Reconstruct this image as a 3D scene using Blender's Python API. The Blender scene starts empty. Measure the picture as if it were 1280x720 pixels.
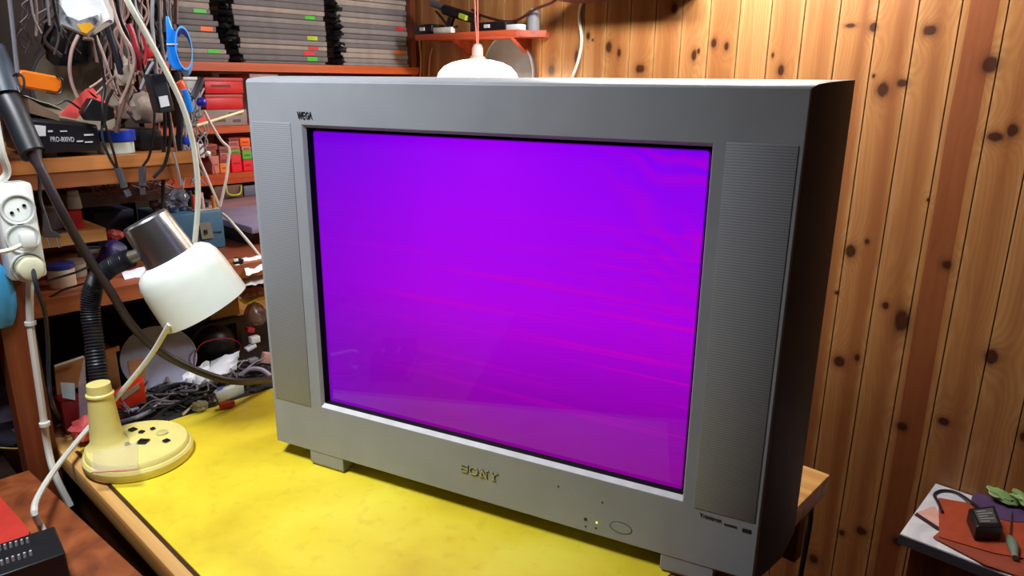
import bpy, bmesh, math, random
from mathutils import Vector, Matrix, Euler
random.seed(7)
SC = bpy.context.scene
COL = SC.collection
PI = math.pi
# ------------------------------------------------------------------ camera
F = 901.12; PITCH = 0.27887; ROLL = -0.009958; YAW = 0.75138634; TVY = 0.28699
C = Vector((0, 0, 1.354))
_cp, _sp, _cr, _sr = math.cos(PITCH), math.sin(PITCH), math.cos(ROLL), math.sin(ROLL)
_f = Vector((0, _cp, -_sp)); _d = Vector((0, -_sp, -_cp)); _r = Vector((1, 0, 0))
_rz = Matrix.Rotation(YAW, 3, 'Z')
RI = _rz @ (_cr*_r + _sr*_d); DN = _rz @ (-_sr*_r + _cr*_d); FW = _rz @ _f
def ray(x, y): return RI*((x-640)/F) + DN*((y-360)/F) + FW
def pX(x, y, X): d = ray(x, y); return C + d*((X-C.x)/d.x)
def pY(x, y, Y): d = ray(x, y); return C + d*((Y-C.y)/d.y)
def pZ(x, y, Z): d = ray(x, y); return C + d*((Z-C.z)/d.z)
def pD(x, y, D): return C + ray(x, y)*D
cam_d = bpy.data.cameras.new('camera'); cam = bpy.data.objects.new('camera', cam_d); COL.objects.link(cam)
cam_d.lens = F/1280*36; cam_d.sensor_width = 36; cam_d.clip_start = 0.02
m4 = Matrix((RI, -DN, -FW)).transposed().to_4x4(); m4.translation = C
cam.matrix_world = m4
SC.camera = cam
# ------------------------------------------------------------------ materials
def s2l(c):
    return tuple((v/255/12.92 if v/255 <= .04045 else ((v/255+.055)/1.055)**2.4) for v in c) + (1,)
_M = {}
def mat(name, rgb, rough=.5, metal=0, var=.12, scale=30, bump=0., spec=.5, alpha=1, trans=0, emis=None, es=0, coat=0, stretch=(1, 1, 1)):
    if name in _M: return _M[name]
    m = bpy.data.materials.new(name); m.use_nodes = True; nt = m.node_tree; b = nt.nodes['Principled BSDF']
    tc = nt.nodes.new('ShaderNodeTexCoord'); mp = nt.nodes.new('ShaderNodeMapping'); mp.inputs['Scale'].default_value = stretch
    nt.links.new(tc.outputs['Object'], mp.inputs[0])
    nz = nt.nodes.new('ShaderNodeTexNoise'); nz.inputs['Scale'].default_value = scale; nz.inputs['Detail'].default_value = 4
    nt.links.new(mp.outputs[0], nz.inputs['Vector'])
    rp = nt.nodes.new('ShaderNodeValToRGB'); c = s2l(rgb)
    rp.color_ramp.elements[0].position = .3; rp.color_ramp.elements[1].position = .7
    rp.color_ramp.elements[0].color = tuple(v*(1-var) for v in c[:3])+(1,); rp.color_ramp.elements[1].color = tuple(min(1, v*(1+var)) for v in c[:3])+(1,)
    nt.links.new(nz.outputs[0], rp.inputs[0]); nt.links.new(rp.outputs[0], b.inputs['Base Color'])
    b.inputs['Roughness'].default_value = rough; b.inputs['Metallic'].default_value = metal
    b.inputs['Specular IOR Level'].default_value = spec; b.inputs['Alpha'].default_value = alpha
    b.inputs['Transmission Weight'].default_value = trans; b.inputs['Coat Weight'].default_value = coat
    if emis: b.inputs['Emission Color'].default_value = s2l(emis); b.inputs['Emission Strength'].default_value = es
    if bump:
        bp = nt.nodes.new('ShaderNodeBump'); bp.inputs['Strength'].default_value = bump; bp.inputs['Distance'].default_value = .003
        nt.links.new(nz.outputs[0], bp.inputs['Height']); nt.links.new(bp.outputs[0], b.inputs['Normal'])
    _M[name] = m; return m
class NT:
    def __init__(s, m): s.t = m.node_tree
    def n(s, typ, **k):
        nd = s.t.nodes.new('ShaderNode'+typ)
        for a, v in k.items(): setattr(nd, a, v)
        return nd
    def link(s, a, b): s.t.links.new(a, b)
    def math(s, op, a, b=None, c=None, clamp=False):
        nd = s.n('Math', operation=op, use_clamp=clamp)
        for i, v in enumerate((a, b, c)):
            if v is None: continue
            if isinstance(v, (int, float)): nd.inputs[i].default_value = v
            else: s.link(v, nd.inputs[i])
        return nd.outputs[0]
    def mix(s, fac, a, b, mode='MIX'):
        nd = s.n('Mix', data_type='RGBA', blend_type=mode)
        for i, v in ((0, fac), (6, a), (7, b)):
            if isinstance(v, (int, float)): nd.inputs[i].default_value = v
            elif isinstance(v, tuple): nd.inputs[i].default_value = v
            else: s.link(v, nd.inputs[i])
        return nd.outputs[2]
    def noise(s, vec, scale, detail=3, dist=0):
        nd = s.n('TexNoise'); nd.inputs['Scale'].default_value = scale; nd.inputs['Detail'].default_value = detail; nd.inputs['Distortion'].default_value = dist
        s.link(vec, nd.inputs['Vector']); return nd.outputs[0]
    def ramp(s, v, stops):
        nd = s.n('ValToRGB'); r = nd.color_ramp
        while len(r.elements) < len(stops): r.elements.new(.5)
        for e, (p, c) in zip(r.elements, stops): e.position = p; e.color = c if len(c) == 4 else tuple(c)+(1,)
        s.link(v, nd.inputs[0]); return nd.outputs[0]
    def comb(s, x, y, z):
        nd = s.n('CombineXYZ')
        for i, v in enumerate((x, y, z)):
            if isinstance(v, (int, float)): nd.inputs[i].default_value = v
            else: s.link(v, nd.inputs[i])
        return nd.outputs[0]
def newmat(name):
    m = bpy.data.materials.new(name); m.use_nodes = True; _M[name] = m; return m, NT(m), m.node_tree.nodes['Principled BSDF']
def board_mat(name, rgb, dark, axis='Y', rough=.45):
    """plain sawn board: streaks along the given axis"""
    if name in _M: return _M[name]
    m, g, b = newmat(name)
    tc = g.n('TexCoord'); mp = g.n('Mapping')
    sc = {'X': (1.5, 40, 40), 'Y': (40, 1.5, 40), 'Z': (40, 40, 1.5)}[axis]
    mp.inputs['Scale'].default_value = sc; g.link(tc.outputs['Object'], mp.inputs[0])
    a = g.noise(mp.outputs[0], 1.0, 5, .3)
    g.link(g.ramp(a, [(.3, s2l(dark)), (.62, s2l(rgb))]), b.inputs['Base Color'])
    b.inputs['Roughness'].default_value = rough
    return m
# ------------------------------------------------------------------ object helpers
WM = {}
def thing(name, label, cat, loc=(0, 0, 0), rz=0, group=None):
    o = bpy.data.objects.new(name, None); COL.objects.link(o); o.empty_display_size = .02
    o.location = loc; o.rotation_euler = (0, 0, rz); o['label'] = label; o['category'] = cat
    if group: o['group'] = group
    WM[o.name] = Matrix.Translation(Vector(loc)) @ Matrix.Rotation(rz, 4, 'Z')
    return o
def obj(name, bm, material, parent=None, world=True, label=None, cat=None, group=None, smooth=True, kind=None, bevel=0, partlabel=None):
    me = bpy.data.meshes.new(name)
    o = bpy.data.objects.new(name, me); COL.objects.link(o)
    if parent is not None:
        P = WM[parent.name]; 
        if world: bm.transform(P.inverted())
        o.parent = parent; WM[o.name] = P
    else:
        xs = [v.co for v in bm.verts]
        base = Vector(((min(v.x for v in xs)+max(v.x for v in xs))/2, (min(v.y for v in xs)+max(v.y for v in xs))/2, min(v.z for v in xs)))
        bm.transform(Matrix.Translation(-base)); o.location = base; WM[o.name] = Matrix.Translation(base)
    bmesh.ops.recalc_face_normals(bm, faces=bm.faces)
    bm.to_mesh(me); bm.free()
    me.materials.append(material)
    if smooth:
        me.polygons.foreach_set('use_smooth', [True]*len(me.polygons))
        me.set_sharp_from_angle(angle=math.radians(35))
    if bevel:
        md = o.modifiers.new('bevel', 'BEVEL'); md.width = bevel; md.segments = 2; md.limit_method = 'ANGLE'
    if label: o['label'] = label; o['category'] = cat
    if group: o['group'] = group
    if kind: o['kind'] = kind
    if partlabel: o['label'] = partlabel
    return o
def nb(): return bmesh.new()
def add(bm, other):
    me = bpy.data.meshes.new('tmp'); other.to_mesh(me); other.free(); bm.from_mesh(me); bpy.data.meshes.remove(me)
def box(bm, c, s, R=None, bev=0):
    b = bmesh.new(); bmesh.ops.create_cube(b, size=1)
    bmesh.ops.scale(b, vec=Vector(s), verts=b.verts)
    if bev: bmesh.ops.bevel(b, geom=b.edges[:], offset=bev, segments=2, affect='EDGES', profile=.5)
    if R is not None: b.transform(R.to_4x4())
    bmesh.ops.translate(b, vec=Vector(c), verts=b.verts); add(bm, b); return bm
def bx(a, b, bev=0):
    a, b = Vector(a), Vector(b)
    return box(nb(), (a+b)/2, [abs(v) for v in (b-a)], bev=bev)
def frame_from(z, hint=(0, 0, 1)):
    z = Vector(z).normalized(); h = Vector(hint)
    if abs(z.dot(h)) > .97: h = Vector((1, 0, 0))
    x = h.cross(z).normalized(); y = z.cross(x)
    return Matrix((x, y, z)).transposed()
def lathe(bm, p, axis, prof, seg=32, sx=1, sy=1, hint=(0, 0, 1), capa=True, capb=True):
    R = frame_from(axis, hint); p = Vector(p); rings = []
    for r, h in prof:
        rings.append([bm.verts.new(p + R @ Vector((r*sx*math.cos(2*PI*i/seg), r*sy*math.sin(2*PI*i/seg), h))) for i in range(seg)])
    for a, b in zip(rings, rings[1:]):
        for i in range(seg): bm.faces.new((a[i], a[(i+1) % seg], b[(i+1) % seg], b[i]))
    if capa: bm.faces.new(rings[0][::-1])
    if capb: bm.faces.new(rings[-1])
    return bm
def cyl(bm, a, b, r, r2=None, seg=20):
    a, b = Vector(a), Vector(b)
    return lathe(bm, a, b-a, [(r, 0), (r2 if r2 is not None else r, (b-a).length)], seg)
def smooth_path(pts, n=8):
    pts = [Vector(p) for p in pts]
    if len(pts) < 3: return pts
    P = [pts[0]*2-pts[1]] + pts + [pts[-1]*2-pts[-2]]; out = []
    for i in range(1, len(P)-2):
        for k in range(n):
            t = k/n; a, b, c, d = P[i-1:i+3]
            out.append(.5*((2*b)+(c-a)*t+(2*a-5*b+4*c-d)*t*t+(3*b-a-3*c+d)*t**3))
    out.append(pts[-1]); return out
def tube(bm, pts, r, seg=8, n=6, rf=None, cap=True):
    P = smooth_path(pts, n); rings = []; up = None
    for i, p in enumerate(P):
        t = (P[min(i+1, len(P)-1)]-P[max(i-1, 0)]).normalized()
        if up is None:
            up = Vector((0, 0, 1)) if abs(t.z) < .9 else Vector((1, 0, 0))
        x = up.cross(t)
        if x.length < 1e-4: x = Vector((1, 0, 0)).cross(t)
        x.normalize(); y = t.cross(x); up = y
        rr = rf(i/(len(P)-1)) if rf else r
        rings.append([bm.verts.new(p+(x*math.cos(2*PI*k/seg)+y*math.sin(2*PI*k/seg))*rr) for k in range(seg)])
    for a, b in zip(rings, rings[1:]):
        for k in range(seg): bm.faces.new((a[k], a[(k+1) % seg], b[(k+1) % seg], b[k]))
    if cap: bm.faces.new(rings[0][::-1]); bm.faces.new(rings[-1])
    return bm
def prism(bm, poly, vec):
    vec = Vector(vec); a = [bm.verts.new(Vector(p)) for p in poly]; b = [bm.verts.new(Vector(p)+vec) for p in poly]
    bm.faces.new(a[::-1]); bm.faces.new(b); n = len(a)
    for i in range(n): bm.faces.new((a[i], a[(i+1) % n], b[(i+1) % n], b[i]))
    return bm
def loft(bm, loops, capa=True, capb=True):
    R = [[bm.verts.new(Vector(p)) for p in l] for l in loops]; n = len(R[0])
    for a, b in zip(R, R[1:]):
        for i in range(n): bm.faces.new((a[i], a[(i+1) % n], b[(i+1) % n], b[i]))
    if capa: bm.faces.new(R[0][::-1])
    if capb: bm.faces.new(R[-1])
    return bm
def lump(c, s, seed=0, amp=.25, sub=3, R=None, freq=2.5):
    """crumpled bag or cloth: displaced ball flattened on its underside"""
    from mathutils import noise as mn
    b = bmesh.new(); bmesh.ops.create_icosphere(b, subdivisions=sub, radius=1)
    for v in b.verts:
        o = Vector((seed*3.1, seed*1.7, seed*.9))
        k = 1+amp*mn.noise(v.co*freq+o)+amp*.6*abs(mn.noise(v.co*freq*2.3+o))
        v.co = v.co*k
        if v.co.z < -.75: v.co.z = -.75
    bmesh.ops.scale(b, vec=Vector(s), verts=b.verts)
    if R is not None: b.transform(R.to_4x4())
    bmesh.ops.translate(b, vec=Vector(c), verts=b.verts)
    return b
def text_bm(s, size, depth=.0003, width=None):
    cu = bpy.data.curves.new('t', 'FONT'); cu.body = s; cu.size = size; cu.extrude = depth; cu.resolution_u = 3
    o = bpy.data.objects.new('t', cu); COL.objects.link(o)
    dg = bpy.context.evaluated_depsgraph_get(); me = bpy.data.meshes.new_from_object(o.evaluated_get(dg))
    b = bmesh.new(); b.from_mesh(me); bpy.data.objects.remove(o); bpy.data.curves.remove(cu); bpy.data.meshes.remove(me)
    if width:
        x0 = min(v.co.x for v in b.verts); x1 = max(v.co.x for v in b.verts); k = width/(x1-x0)
        for v in b.verts: v.co.x = (v.co.x-x0)*k
    return b
def place(b, origin, ex, ey):
    ex, ey = Vector(ex).normalized(), Vector(ey).normalized(); ez = ex.cross(ey)
    R = Matrix((ex, ey, ez)).transposed().to_4x4(); R.translation = Vector(origin); b.transform(R); return b
def sheet(pts, nu, nv, th, seed, amp):
    """creased sheet over a quad of four world points (a b c d)"""
    from mathutils import noise as mn
    a, b_, c, d = [Vector(p) for p in pts]; nrm = (b_-a).cross(d-a).normalized(); bm = nb(); G = []
    for lay in (0, 1):
        g = []
        for i in range(nu+1):
            row = []
            for j in range(nv+1):
                u, v = i/nu, j/nv
                p = a*(1-u)*(1-v)+b_*u*(1-v)+c*u*v+d*(1-u)*v
                k = abs(mn.noise(Vector((u*3+seed, v*3, seed*.37))))*amp*2
                row.append(bm.verts.new(p+nrm*(k+(th if lay else 0))))
            g.append(row)
        G.append(g)
    for lay in (0, 1):
        g = G[lay]
        for i in range(nu):
            for j in range(nv): bm.faces.new((g[i][j], g[i+1][j], g[i+1][j+1], g[i][j+1]))
    A, B = G
    for i in range(nu):
        bm.faces.new((A[i][0], A[i+1][0], B[i+1][0], B[i][0])); bm.faces.new((A[i][nv], A[i+1][nv], B[i+1][nv], B[i][nv]))
    for j in range(nv):
        bm.faces.new((A[0][j], A[0][j+1], B[0][j+1], B[0][j])); bm.faces.new((A[nu][j], A[nu][j+1], B[nu][j+1], B[nu][j]))
    return bm
def solo(name, bm, m, label, cat, group=None, bevel=0, smooth=True):
    return obj(name, bm, m, None, True, label, cat, group, smooth, None, bevel)
def cable(name, pts, r, m, label, cat='cable', group=None, seg=8, rf=None):
    return solo(name, tube(nb(), pts, r, seg, 6, rf), m, label, cat, group)
# ------------------------------------------------------------------ basic colours
black = mat('black_plastic', (22, 22, 26), .4, var=.2)
blackrub = mat('black_rubber', (26, 28, 36), .42, var=.15)
brownrub = mat('dark_brown_rubber', (48, 38, 44), .5)
white = mat('white_plastic', (232, 238, 236), .35, var=.03)
whitecab = mat('white_cable', (214, 214, 206), .45, var=.05)
cream = mat('cream_plastic', (226, 214, 132), .42, var=.04)
chrome = mat('brushed_metal', (214, 222, 230), .28, metal=1, var=.05)
steel = mat('steel', (170, 172, 176), .3, metal=1)
darkgrey = mat('dark_grey_plastic', (66, 66, 74), .5)
grey = mat('grey_plastic', (140, 142, 146), .5)
paper = mat('white_paper', (222, 224, 232), .8, var=.05)
card = mat('brown_cardboard', (176, 126, 84), .8)
red = mat('red_plastic', (205, 20, 32), .45, var=.1)
coral = mat('coral_card', (238, 88, 84), .6)
orange = mat('orange_plastic', (240, 122, 20), .45)
blue = mat('bright_blue_plastic', (24, 130, 236), .38)
royal = mat('royal_blue_plastic', (20, 70, 225), .4)
Yw = 1.75; Xw = -2.45; SX = -2.1
# ------------------------------------------------------------------ room shell
# knotty pine wall
PW = .0798
def pine():
    m, g, b = newmat('knotty_pine')
    geo = g.n('NewGeometry'); sx = g.n('SeparateXYZ'); g.link(geo.outputs['Position'], sx.inputs[0])
    x, z = sx.outputs[0], sx.outputs[2]
    x0 = pY(1204, 0, Yw).x
    t = g.math('DIVIDE', g.math('SUBTRACT', x, x0), PW)
    pid = g.math('FLOOR', t); fr = g.math('SUBTRACT', t, pid)
    wn = g.n('TexWhiteNoise', noise_dimensions='1D'); g.link(g.math('ADD', pid, 40.37), wn.inputs['W']); rnd = wn.outputs['Value']
    wn2 = g.n('TexWhiteNoise', noise_dimensions='1D'); g.link(g.math('ADD', pid, 91.11), wn2.inputs['W']); rnd2 = wn2.outputs['Value']
    K = [(1063,32,7,3),(1091,34,5,7),(1103,112,8,11),(1128,104,6,6),(1092,95,2,3),(1163,38,8,8),(1238,81,10,12),(1244,171,10,8),(1266,163,7,9),
         (843,11,4,8),(867,69,4,8),(873,64,2,4),(892,54,4,7),(908,58,3.5,6),(976,88,5,8),(966,69,2,4),(735,45,3,5),(741,50,2,2),(761,59,5,9),(774,66,3,6),(721,72,4,10),(800,86,7,6),(689,88,5,8),
         (1063,314,7,9),(1084,302,3,4),(1046,366,3,3),(1183,331,6,8),(1107,382,5,6),(1128,401,9,20),(1049,452,8,8),(1071,447,4,6),(1239,446,9,11),(1127,533,7,7),(1180,527,7,6),(1280,546,6,9),
         (1017,699,6,8),(1077,664,6,6),(1052,666,4,5),(1122,677,6,7),(1160,250,2,3)]
    D = None
    for kx, ky, rx, ry in K:
        p = pY(kx, ky, Yw); dist = (p-C).dot(FW); mx = rx*dist/F*1.0; mz = ry*dist/F*.9
        v = g.n('VectorMath', operation='MULTIPLY_ADD'); g.link(geo.outputs['Position'], v.inputs[0])
        v.inputs[1].default_value = (1/mx, 0, 1/mz); v.inputs[2].default_value = (-p.x/mx, 0, -p.z/mz)
        l = g.n('VectorMath', operation='LENGTH'); g.link(v.outputs[0], l.inputs[0])
        D = l.outputs['Value'] if D is None else g.math('SMOOTH_MIN', D, l.outputs['Value'], .5)
    infl = g.math('EXPONENT', g.math('MULTIPLY', D, -.55))
    vec = g.comb(g.math('MULTIPLY', x, 9), pid, g.math('MULTIPLY', z, .9))
    warp = g.noise(vec, 1.6, 2, .2)
    vec2 = g.comb(g.math('MULTIPLY', x, 60), g.math('MULTIPLY', pid, 3.7), g.math('MULTIPLY', z, 2.2))
    fine = g.noise(vec2, 1.5, 4, .3)
    ringc = g.math('ADD', g.math('ADD', g.math('MULTIPLY', fr, 1.6), g.math('MULTIPLY', warp, 3.2)), g.math('MULTIPLY', infl, 1.6))
    rings = g.math('SINE', g.math('MULTIPLY', ringc, 24))
    rings = g.math('MULTIPLY_ADD', rings, .5, .5)
    light = g.mix(rnd, s2l((176, 128, 80)), s2l((146, 94, 52)))
    hw = g.math('SUBTRACT', 1, g.math('MULTIPLY', g.math('ABSOLUTE', g.math('SUBTRACT', fr, g.math('ADD', .3, g.math('MULTIPLY', rnd2, .4)))), 2.6), clamp=True)
    hn = g.math('MULTIPLY', g.ramp(g.math('ADD', hw, g.math('MULTIPLY', g.math('SUBTRACT', warp, .5), 1.6)), [(.35, (0, 0, 0)), (.95, (1, 1, 1))]), g.math('MULTIPLY_ADD', rnd2, .7, .2))
    edge = g.ramp(g.math('ABSOLUTE', g.math('SUBTRACT', fr, .5)), [(.33, (0, 0, 0)), (.44, (.55, .55, .55))])
    light = g.mix(edge, light, s2l((186, 144, 94)))
    c = g.mix(hn, light, s2l((124, 72, 38)))
    # the reddish heartwood board
    isd = g.math('MULTIPLY', g.math('COMPARE', pid, 0, .3), g.math('COMPARE', g.math('ADD', fr, g.math('MULTIPLY', g.math('SUBTRACT', warp, .5), .25)), .5, .30))
    c = g.mix(isd, c, s2l((116, 58, 34)))
    c = g.mix(g.math('MULTIPLY', rings, .34), c, s2l((122, 72, 38)), 'MIX')
    c = g.mix(g.math('MULTIPLY', fine, .35), c, s2l((170, 110, 62)))
    halo = g.ramp(D, [(.35, (1, 1, 1)), (.62, (0, 0, 0))])   # D/4 below
    Dn = g.math('ADD', D, g.math('MULTIPLY', g.math('SUBTRACT', fine, .5), .9))
    km = g.ramp(g.math('MULTIPLY', Dn, .25), [(.0, (.95, .95, .95)), (.17, (.97, .97, .97)), (.24, (.5, .5, .5)), (.34, (.22, .22, .22)), (.6, (0, 0, 0))])
    c = g.mix(km, c, s2l((56, 24, 14)))
    groove = g.math('LESS_THAN', g.math('ABSOLUTE', g.math('SUBTRACT', fr, .5)), .489)
    c = g.mix(groove, s2l((70, 36, 18)), c)
    g.link(c, b.inputs['Base Color']); b.inputs['Roughness'].default_value = .32
    b.inputs['Specular IOR Level'].default_value = .4
    return m, x0
PINE, x0w = pine()
def wood_wall():
    bm = nb(); n0 = int((Xw-x0w)/PW)-1; n1 = int((1.6-x0w)/PW)+1; prof = []
    for k in range(n0, n1+1):
        X = x0w+k*PW
        prof += [(X-.0016, Yw), (X-.0005, Yw+.003), (X+.0005, Yw+.003), (X+.0016, Yw)]
    z0, z1 = 0, 2.6
    lo = [bm.verts.new((a, b_, z0)) for a, b_ in prof]; hi = [bm.verts.new((a, b_, z1)) for a, b_ in prof]
    lo2 = [bm.verts.new((prof[0][0], Yw+.06, z0)), bm.verts.new((prof[-1][0], Yw+.06, z0))]
    hi2 = [bm.verts.new((prof[0][0], Yw+.06, z1)), bm.verts.new((prof[-1][0], Yw+.06, z1))]
    for i in range(len(lo)-1): bm.faces.new((lo[i], lo[i+1], hi[i+1], hi[i]))
    bm.faces.new((lo2[0], lo2[1], hi2[1], hi2[0])); bm.faces.new((lo[0], lo2[0], hi2[0], hi[0])); bm.faces.new((lo[-1], lo2[1], hi2[1], hi[-1]))
    return bm
o = obj('wall_back', wood_wall(), PINE, kind='structure', smooth=False)
plaster = mat('painted_wall', (104, 80, 62), .85, scale=3); ceilm = mat('ceiling_white', (150, 140, 128), .9)
floorm = board_mat('floor_boards', (112, 70, 42), (74, 44, 26), 'X')
obj('wall_left', bx((Xw-.06, -1.6, 0), (Xw, Yw, 2.6)), board_mat('left_wall_boards', (120, 72, 42), (84, 46, 26), 'Z'), kind='structure')
obj('wall_right', bx((1.6, -1.6, 0), (1.66, Yw, 2.6)), plaster, kind='structure')
obj('wall_front', bx((Xw, -1.66, 0), (1.6, -1.6, 2.6)), plaster, kind='structure')
obj('floor', bx((Xw, -1.6, -.05), (1.66, Yw, 0)), floorm, kind='structure')
obj('ceiling', bx((Xw-.06, -1.66, 2.6), (1.66, Yw+.06, 2.66)), ceilm, kind='structure')
# ------------------------------------------------------------------ television
tvu = Vector((math.cos(TVY), math.sin(TVY), 0)); tvn = Vector((-math.sin(TVY), math.cos(TVY), 0))
tvloc = tvu*(-.448)+tvn*.79; tvloc.z = .7534
silver = mat('silver_grey_plastic', (146, 150, 158), .48, var=.06, scale=14, spec=.4)
shell = mat('charcoal_cabinet_plastic', (74, 72, 88), .55, var=.08)
def rect(x0, x1, z0, z1, y): return [(x0, y, z0), (x1, y, z0), (x1, y, z1), (x0, y, z1)]
TV = thing('television', 'big silver tube television with a glowing violet screen on the yellow mat', 'television', tvloc, TVY)
bm = nb()
ox0, ox1, oz0, oz1 = -.280, .2896, .1075, .540
L = [rect(ox0+.0042, ox1-.0018, oz0+.0068, oz1-.0042, .0050), rect(ox0, ox1, oz0, oz1, 0), rect(-.3790, .3790, .0265, .5965, 0), rect(-.3807, .3807, .025, .598, .002)]
loft(bm, L, False, False)
def arc_top(s):   # top deck loops
    return [(-.3807, .002, .598), (.3807, .002, .598)], [(-.385, .010, .601), (.385, .010, .601)], [(-.393, .030, .603), (.393, .030, .603)], [(-.405, .065, .605), (.405, .065, .605)], [(-.413, .13, .606), (.413, .13, .606)]
rows = arc_top(0)
rv = [[bm.verts.new(p) for p in r] for r in rows]
for a, b_ in zip(rv, rv[1:]): bm.faces.new((a[0], a[1], b_[1], b_[0]))
rb = [[bm.verts.new((p[0], p[1], .025)) for p in r] for r in rows]
for a, b_ in zip(rb, rb[1:]): bm.faces.new((a[0], a[1], b_[1], b_[0]))
bmesh.ops.remove_doubles(bm, verts=bm.verts, dist=1e-5)
fb = obj('front_bezel', bm, silver, TV, False, bevel=.0007)
bm = nb(); loft(bm, [rect(ox0+.0042, ox1-.0018, oz0+.0068, oz1-.0042, .0049), rect(ox0+.005, ox1-.002, oz0+.008, oz1-.005, .0165)], False, False)
obj('screen_surround', bm, mat('black_surround', (12, 11, 14), .6, spec=.2), TV, False, smooth=False, partlabel='black recessed surround of the picture tube')
bm = nb(); prism(bm, [(ox0+.001, .0003, oz0+.0006), (ox0+.001, .0046, oz0+.0066), (ox0+.001, .0052, oz0+.0060), (ox0+.001, .001, oz0+.0002)], (ox1-ox0-.002, 0, 0))
obj('bevel_glint', bm, mat('bevel_glint_silver', (226, 228, 230), .3, spec=.8), TV, False, smooth=False, partlabel='bright strip painted as the glint on the lower screen bevel')  # paler strip paints in the light caught by the lower bevel
for s in (-1, 1):
    bm = nb(); loops = []
    prof = [(.3807, .0022), (.385, .010), (.393, .030), (.405, .065), (.413, .13)]
    zt = [.5978, .6008, .6028, .6048, .6058]
    A = [bm.verts.new((s*x_, y_, .0252)) for x_, y_ in prof]; B = [bm.verts.new((s*x_, y_, z_)) for (x_, y_), z_ in zip(prof, zt)]
    A2 = [bm.verts.new((s*(x_-.004), y_+.002, .0252)) for x_, y_ in prof]; B2 = [bm.verts.new((s*(x_-.004), y_+.002, z_)) for (x_, y_), z_ in zip(prof, zt)]
    for i in range(4):
        bm.faces.new((A[i], A[i+1], B[i+1], B[i])); bm.faces.new((A2[i], A2[i+1], B2[i+1], B2[i]))
        bm.faces.new((A[i], A[i+1], A2[i+1], A2[i])); bm.faces.new((B[i], B[i+1], B2[i+1], B2[i]))
    bm.faces.new((A[4], B[4], B2[4], A2[4])); bm.faces.new((A[0], B[0], B2[0], A2[0]))
    obj('side_panel', bm, shell, TV, False, partlabel='charcoal curved side panel')
bm = nb()
loft(bm, [rect(-.4115, .4115, .0265, .604, .129), rect(-.405, .405, .028, .60, .15), rect(-.36, .36, .035, .575, .26), rect(-.27, .27, .05, .50, .38), rect(-.19, .19, .06, .42, .47), rect(-.18, .18, .07, .40, .49)])
obj('rear_cabinet', bm, shell, TV, False, bevel=.006, partlabel='charcoal tapered rear cabinet')
# feet
for s in (-1, 1):
    fc = -.277 if s < 0 else .300; bm = nb(); loft(bm, [rect(fc-.034, fc+.034, .004, .03, .004), rect(fc-.032, fc+.032, .0, .03, .008), rect(fc-.032, fc+.032, 0, .03, .07)])
    bmesh.ops.translate(bm, vec=Vector((0, -.003, 0)), verts=bm.verts)
    obj('foot', bm, silver, TV, False, bevel=.002)
bm = box(nb(), (0, .36, .031), (.36, .10, .0615)); obj('rear_foot', bm, shell, TV, False)
# screen with picture
m, g, b = newmat('lit_tube_screen')
tc = g.n('TexCoord'); sx = g.n('SeparateXYZ'); g.link(tc.outputs['Object'], sx.inputs[0]); X_, Z_ = sx.outputs[0], sx.outputs[2]
lx0, lx1, lz0, lz1 = -.273, .2835, .114, .5305
U = g.math('DIVIDE', g.math('SUBTRACT', X_, lx0), lx1-lx0); V = g.math('DIVIDE', g.math('SUBTRACT', Z_, lz0), lz1-lz0)
# rounded rectangle mask
ax = g.math('MAXIMUM', g.math('SUBTRACT', g.math('ABSOLUTE', g.math('SUBTRACT', X_, (lx0+lx1)/2)), (lx1-lx0)/2-.004), 0)
az = g.math('MAXIMUM', g.math('SUBTRACT', g.math('ABSOLUTE', g.math('SUBTRACT', Z_, (lz0+lz1)/2)), (lz1-lz0)/2-.004), 0)
dd = g.math('SQRT', g.math('ADD', g.math('MULTIPLY', ax, ax), g.math('MULTIPLY', az, az)))
mask = g.ramp(g.math('MULTIPLY', dd, 100), [(.25, (1, 1, 1)), (.5, (0, 0, 0))])
basec = g.ramp(V, [(0, s2l((132, 0, 142))), (.2, s2l((138, 0, 165))), (.5, s2l((168, 0, 220))), (.8, s2l((146, 0, 236))), (1, s2l((118, 0, 240)))])
cen = g.math('SUBTRACT', 1, g.math('MULTIPLY', g.math('ABSOLUTE', g.math('SUBTRACT', U, .52)), 2.0), clamp=True)
basec = g.mix(g.math('MULTIPLY', g.math('MULTIPLY', cen, .55), V), basec, s2l((184, 0, 255)))
left = g.math('SUBTRACT', .35, U, clamp=True)
basec = g.mix(g.math('MULTIPLY', left, 1.6, clamp=True), basec, s2l((112, 0, 205)))
bv = g.comb(g.math('MULTIPLY', U, .9), 0, g.math('MULTIPLY', g.math('ADD', V, g.math('MULTIPLY', U, .03)), 42))
bn = g.noise(bv, 1.0, 3, .3)
bandf = g.ramp(bn, [(.54, (0, 0, 0)), (.64, (1, 1, 1))])
mid = g.math('SUBTRACT', 1, g.math('MULTIPLY', g.math('ABSOLUTE', g.math('SUBTRACT', V, .45)), 2.4), clamp=True)
basec = g.mix(g.math('MULTIPLY', g.math('MULTIPLY', bandf, mid), g.math('MULTIPLY_ADD', U, .75, .1)), basec, s2l((200, 0, 190)))
mv = g.math('SINE', g.math('ADD', g.math('MULTIPLY', g.noise(g.comb(g.math('MULTIPLY', U, 5), 0, g.math('MULTIPLY', V, 4)), 1.2, 2), 26), g.math('ADD', g.math('MULTIPLY', U, 34), g.math('MULTIPLY', V, 70))))
rgt = g.math('MULTIPLY', g.math('SUBTRACT', U, .72, clamp=True), g.math('SUBTRACT', V, .15, clamp=True))
basec = g.mix(g.math('MULTIPLY', g.math('MULTIPLY', g.math('MULTIPLY_ADD', mv, .5, .5), rgt), 1.5, clamp=True), basec, s2l((212, 0, 170)))
em = g.mix(mask, (0, 0, 0, 1), basec)
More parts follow.
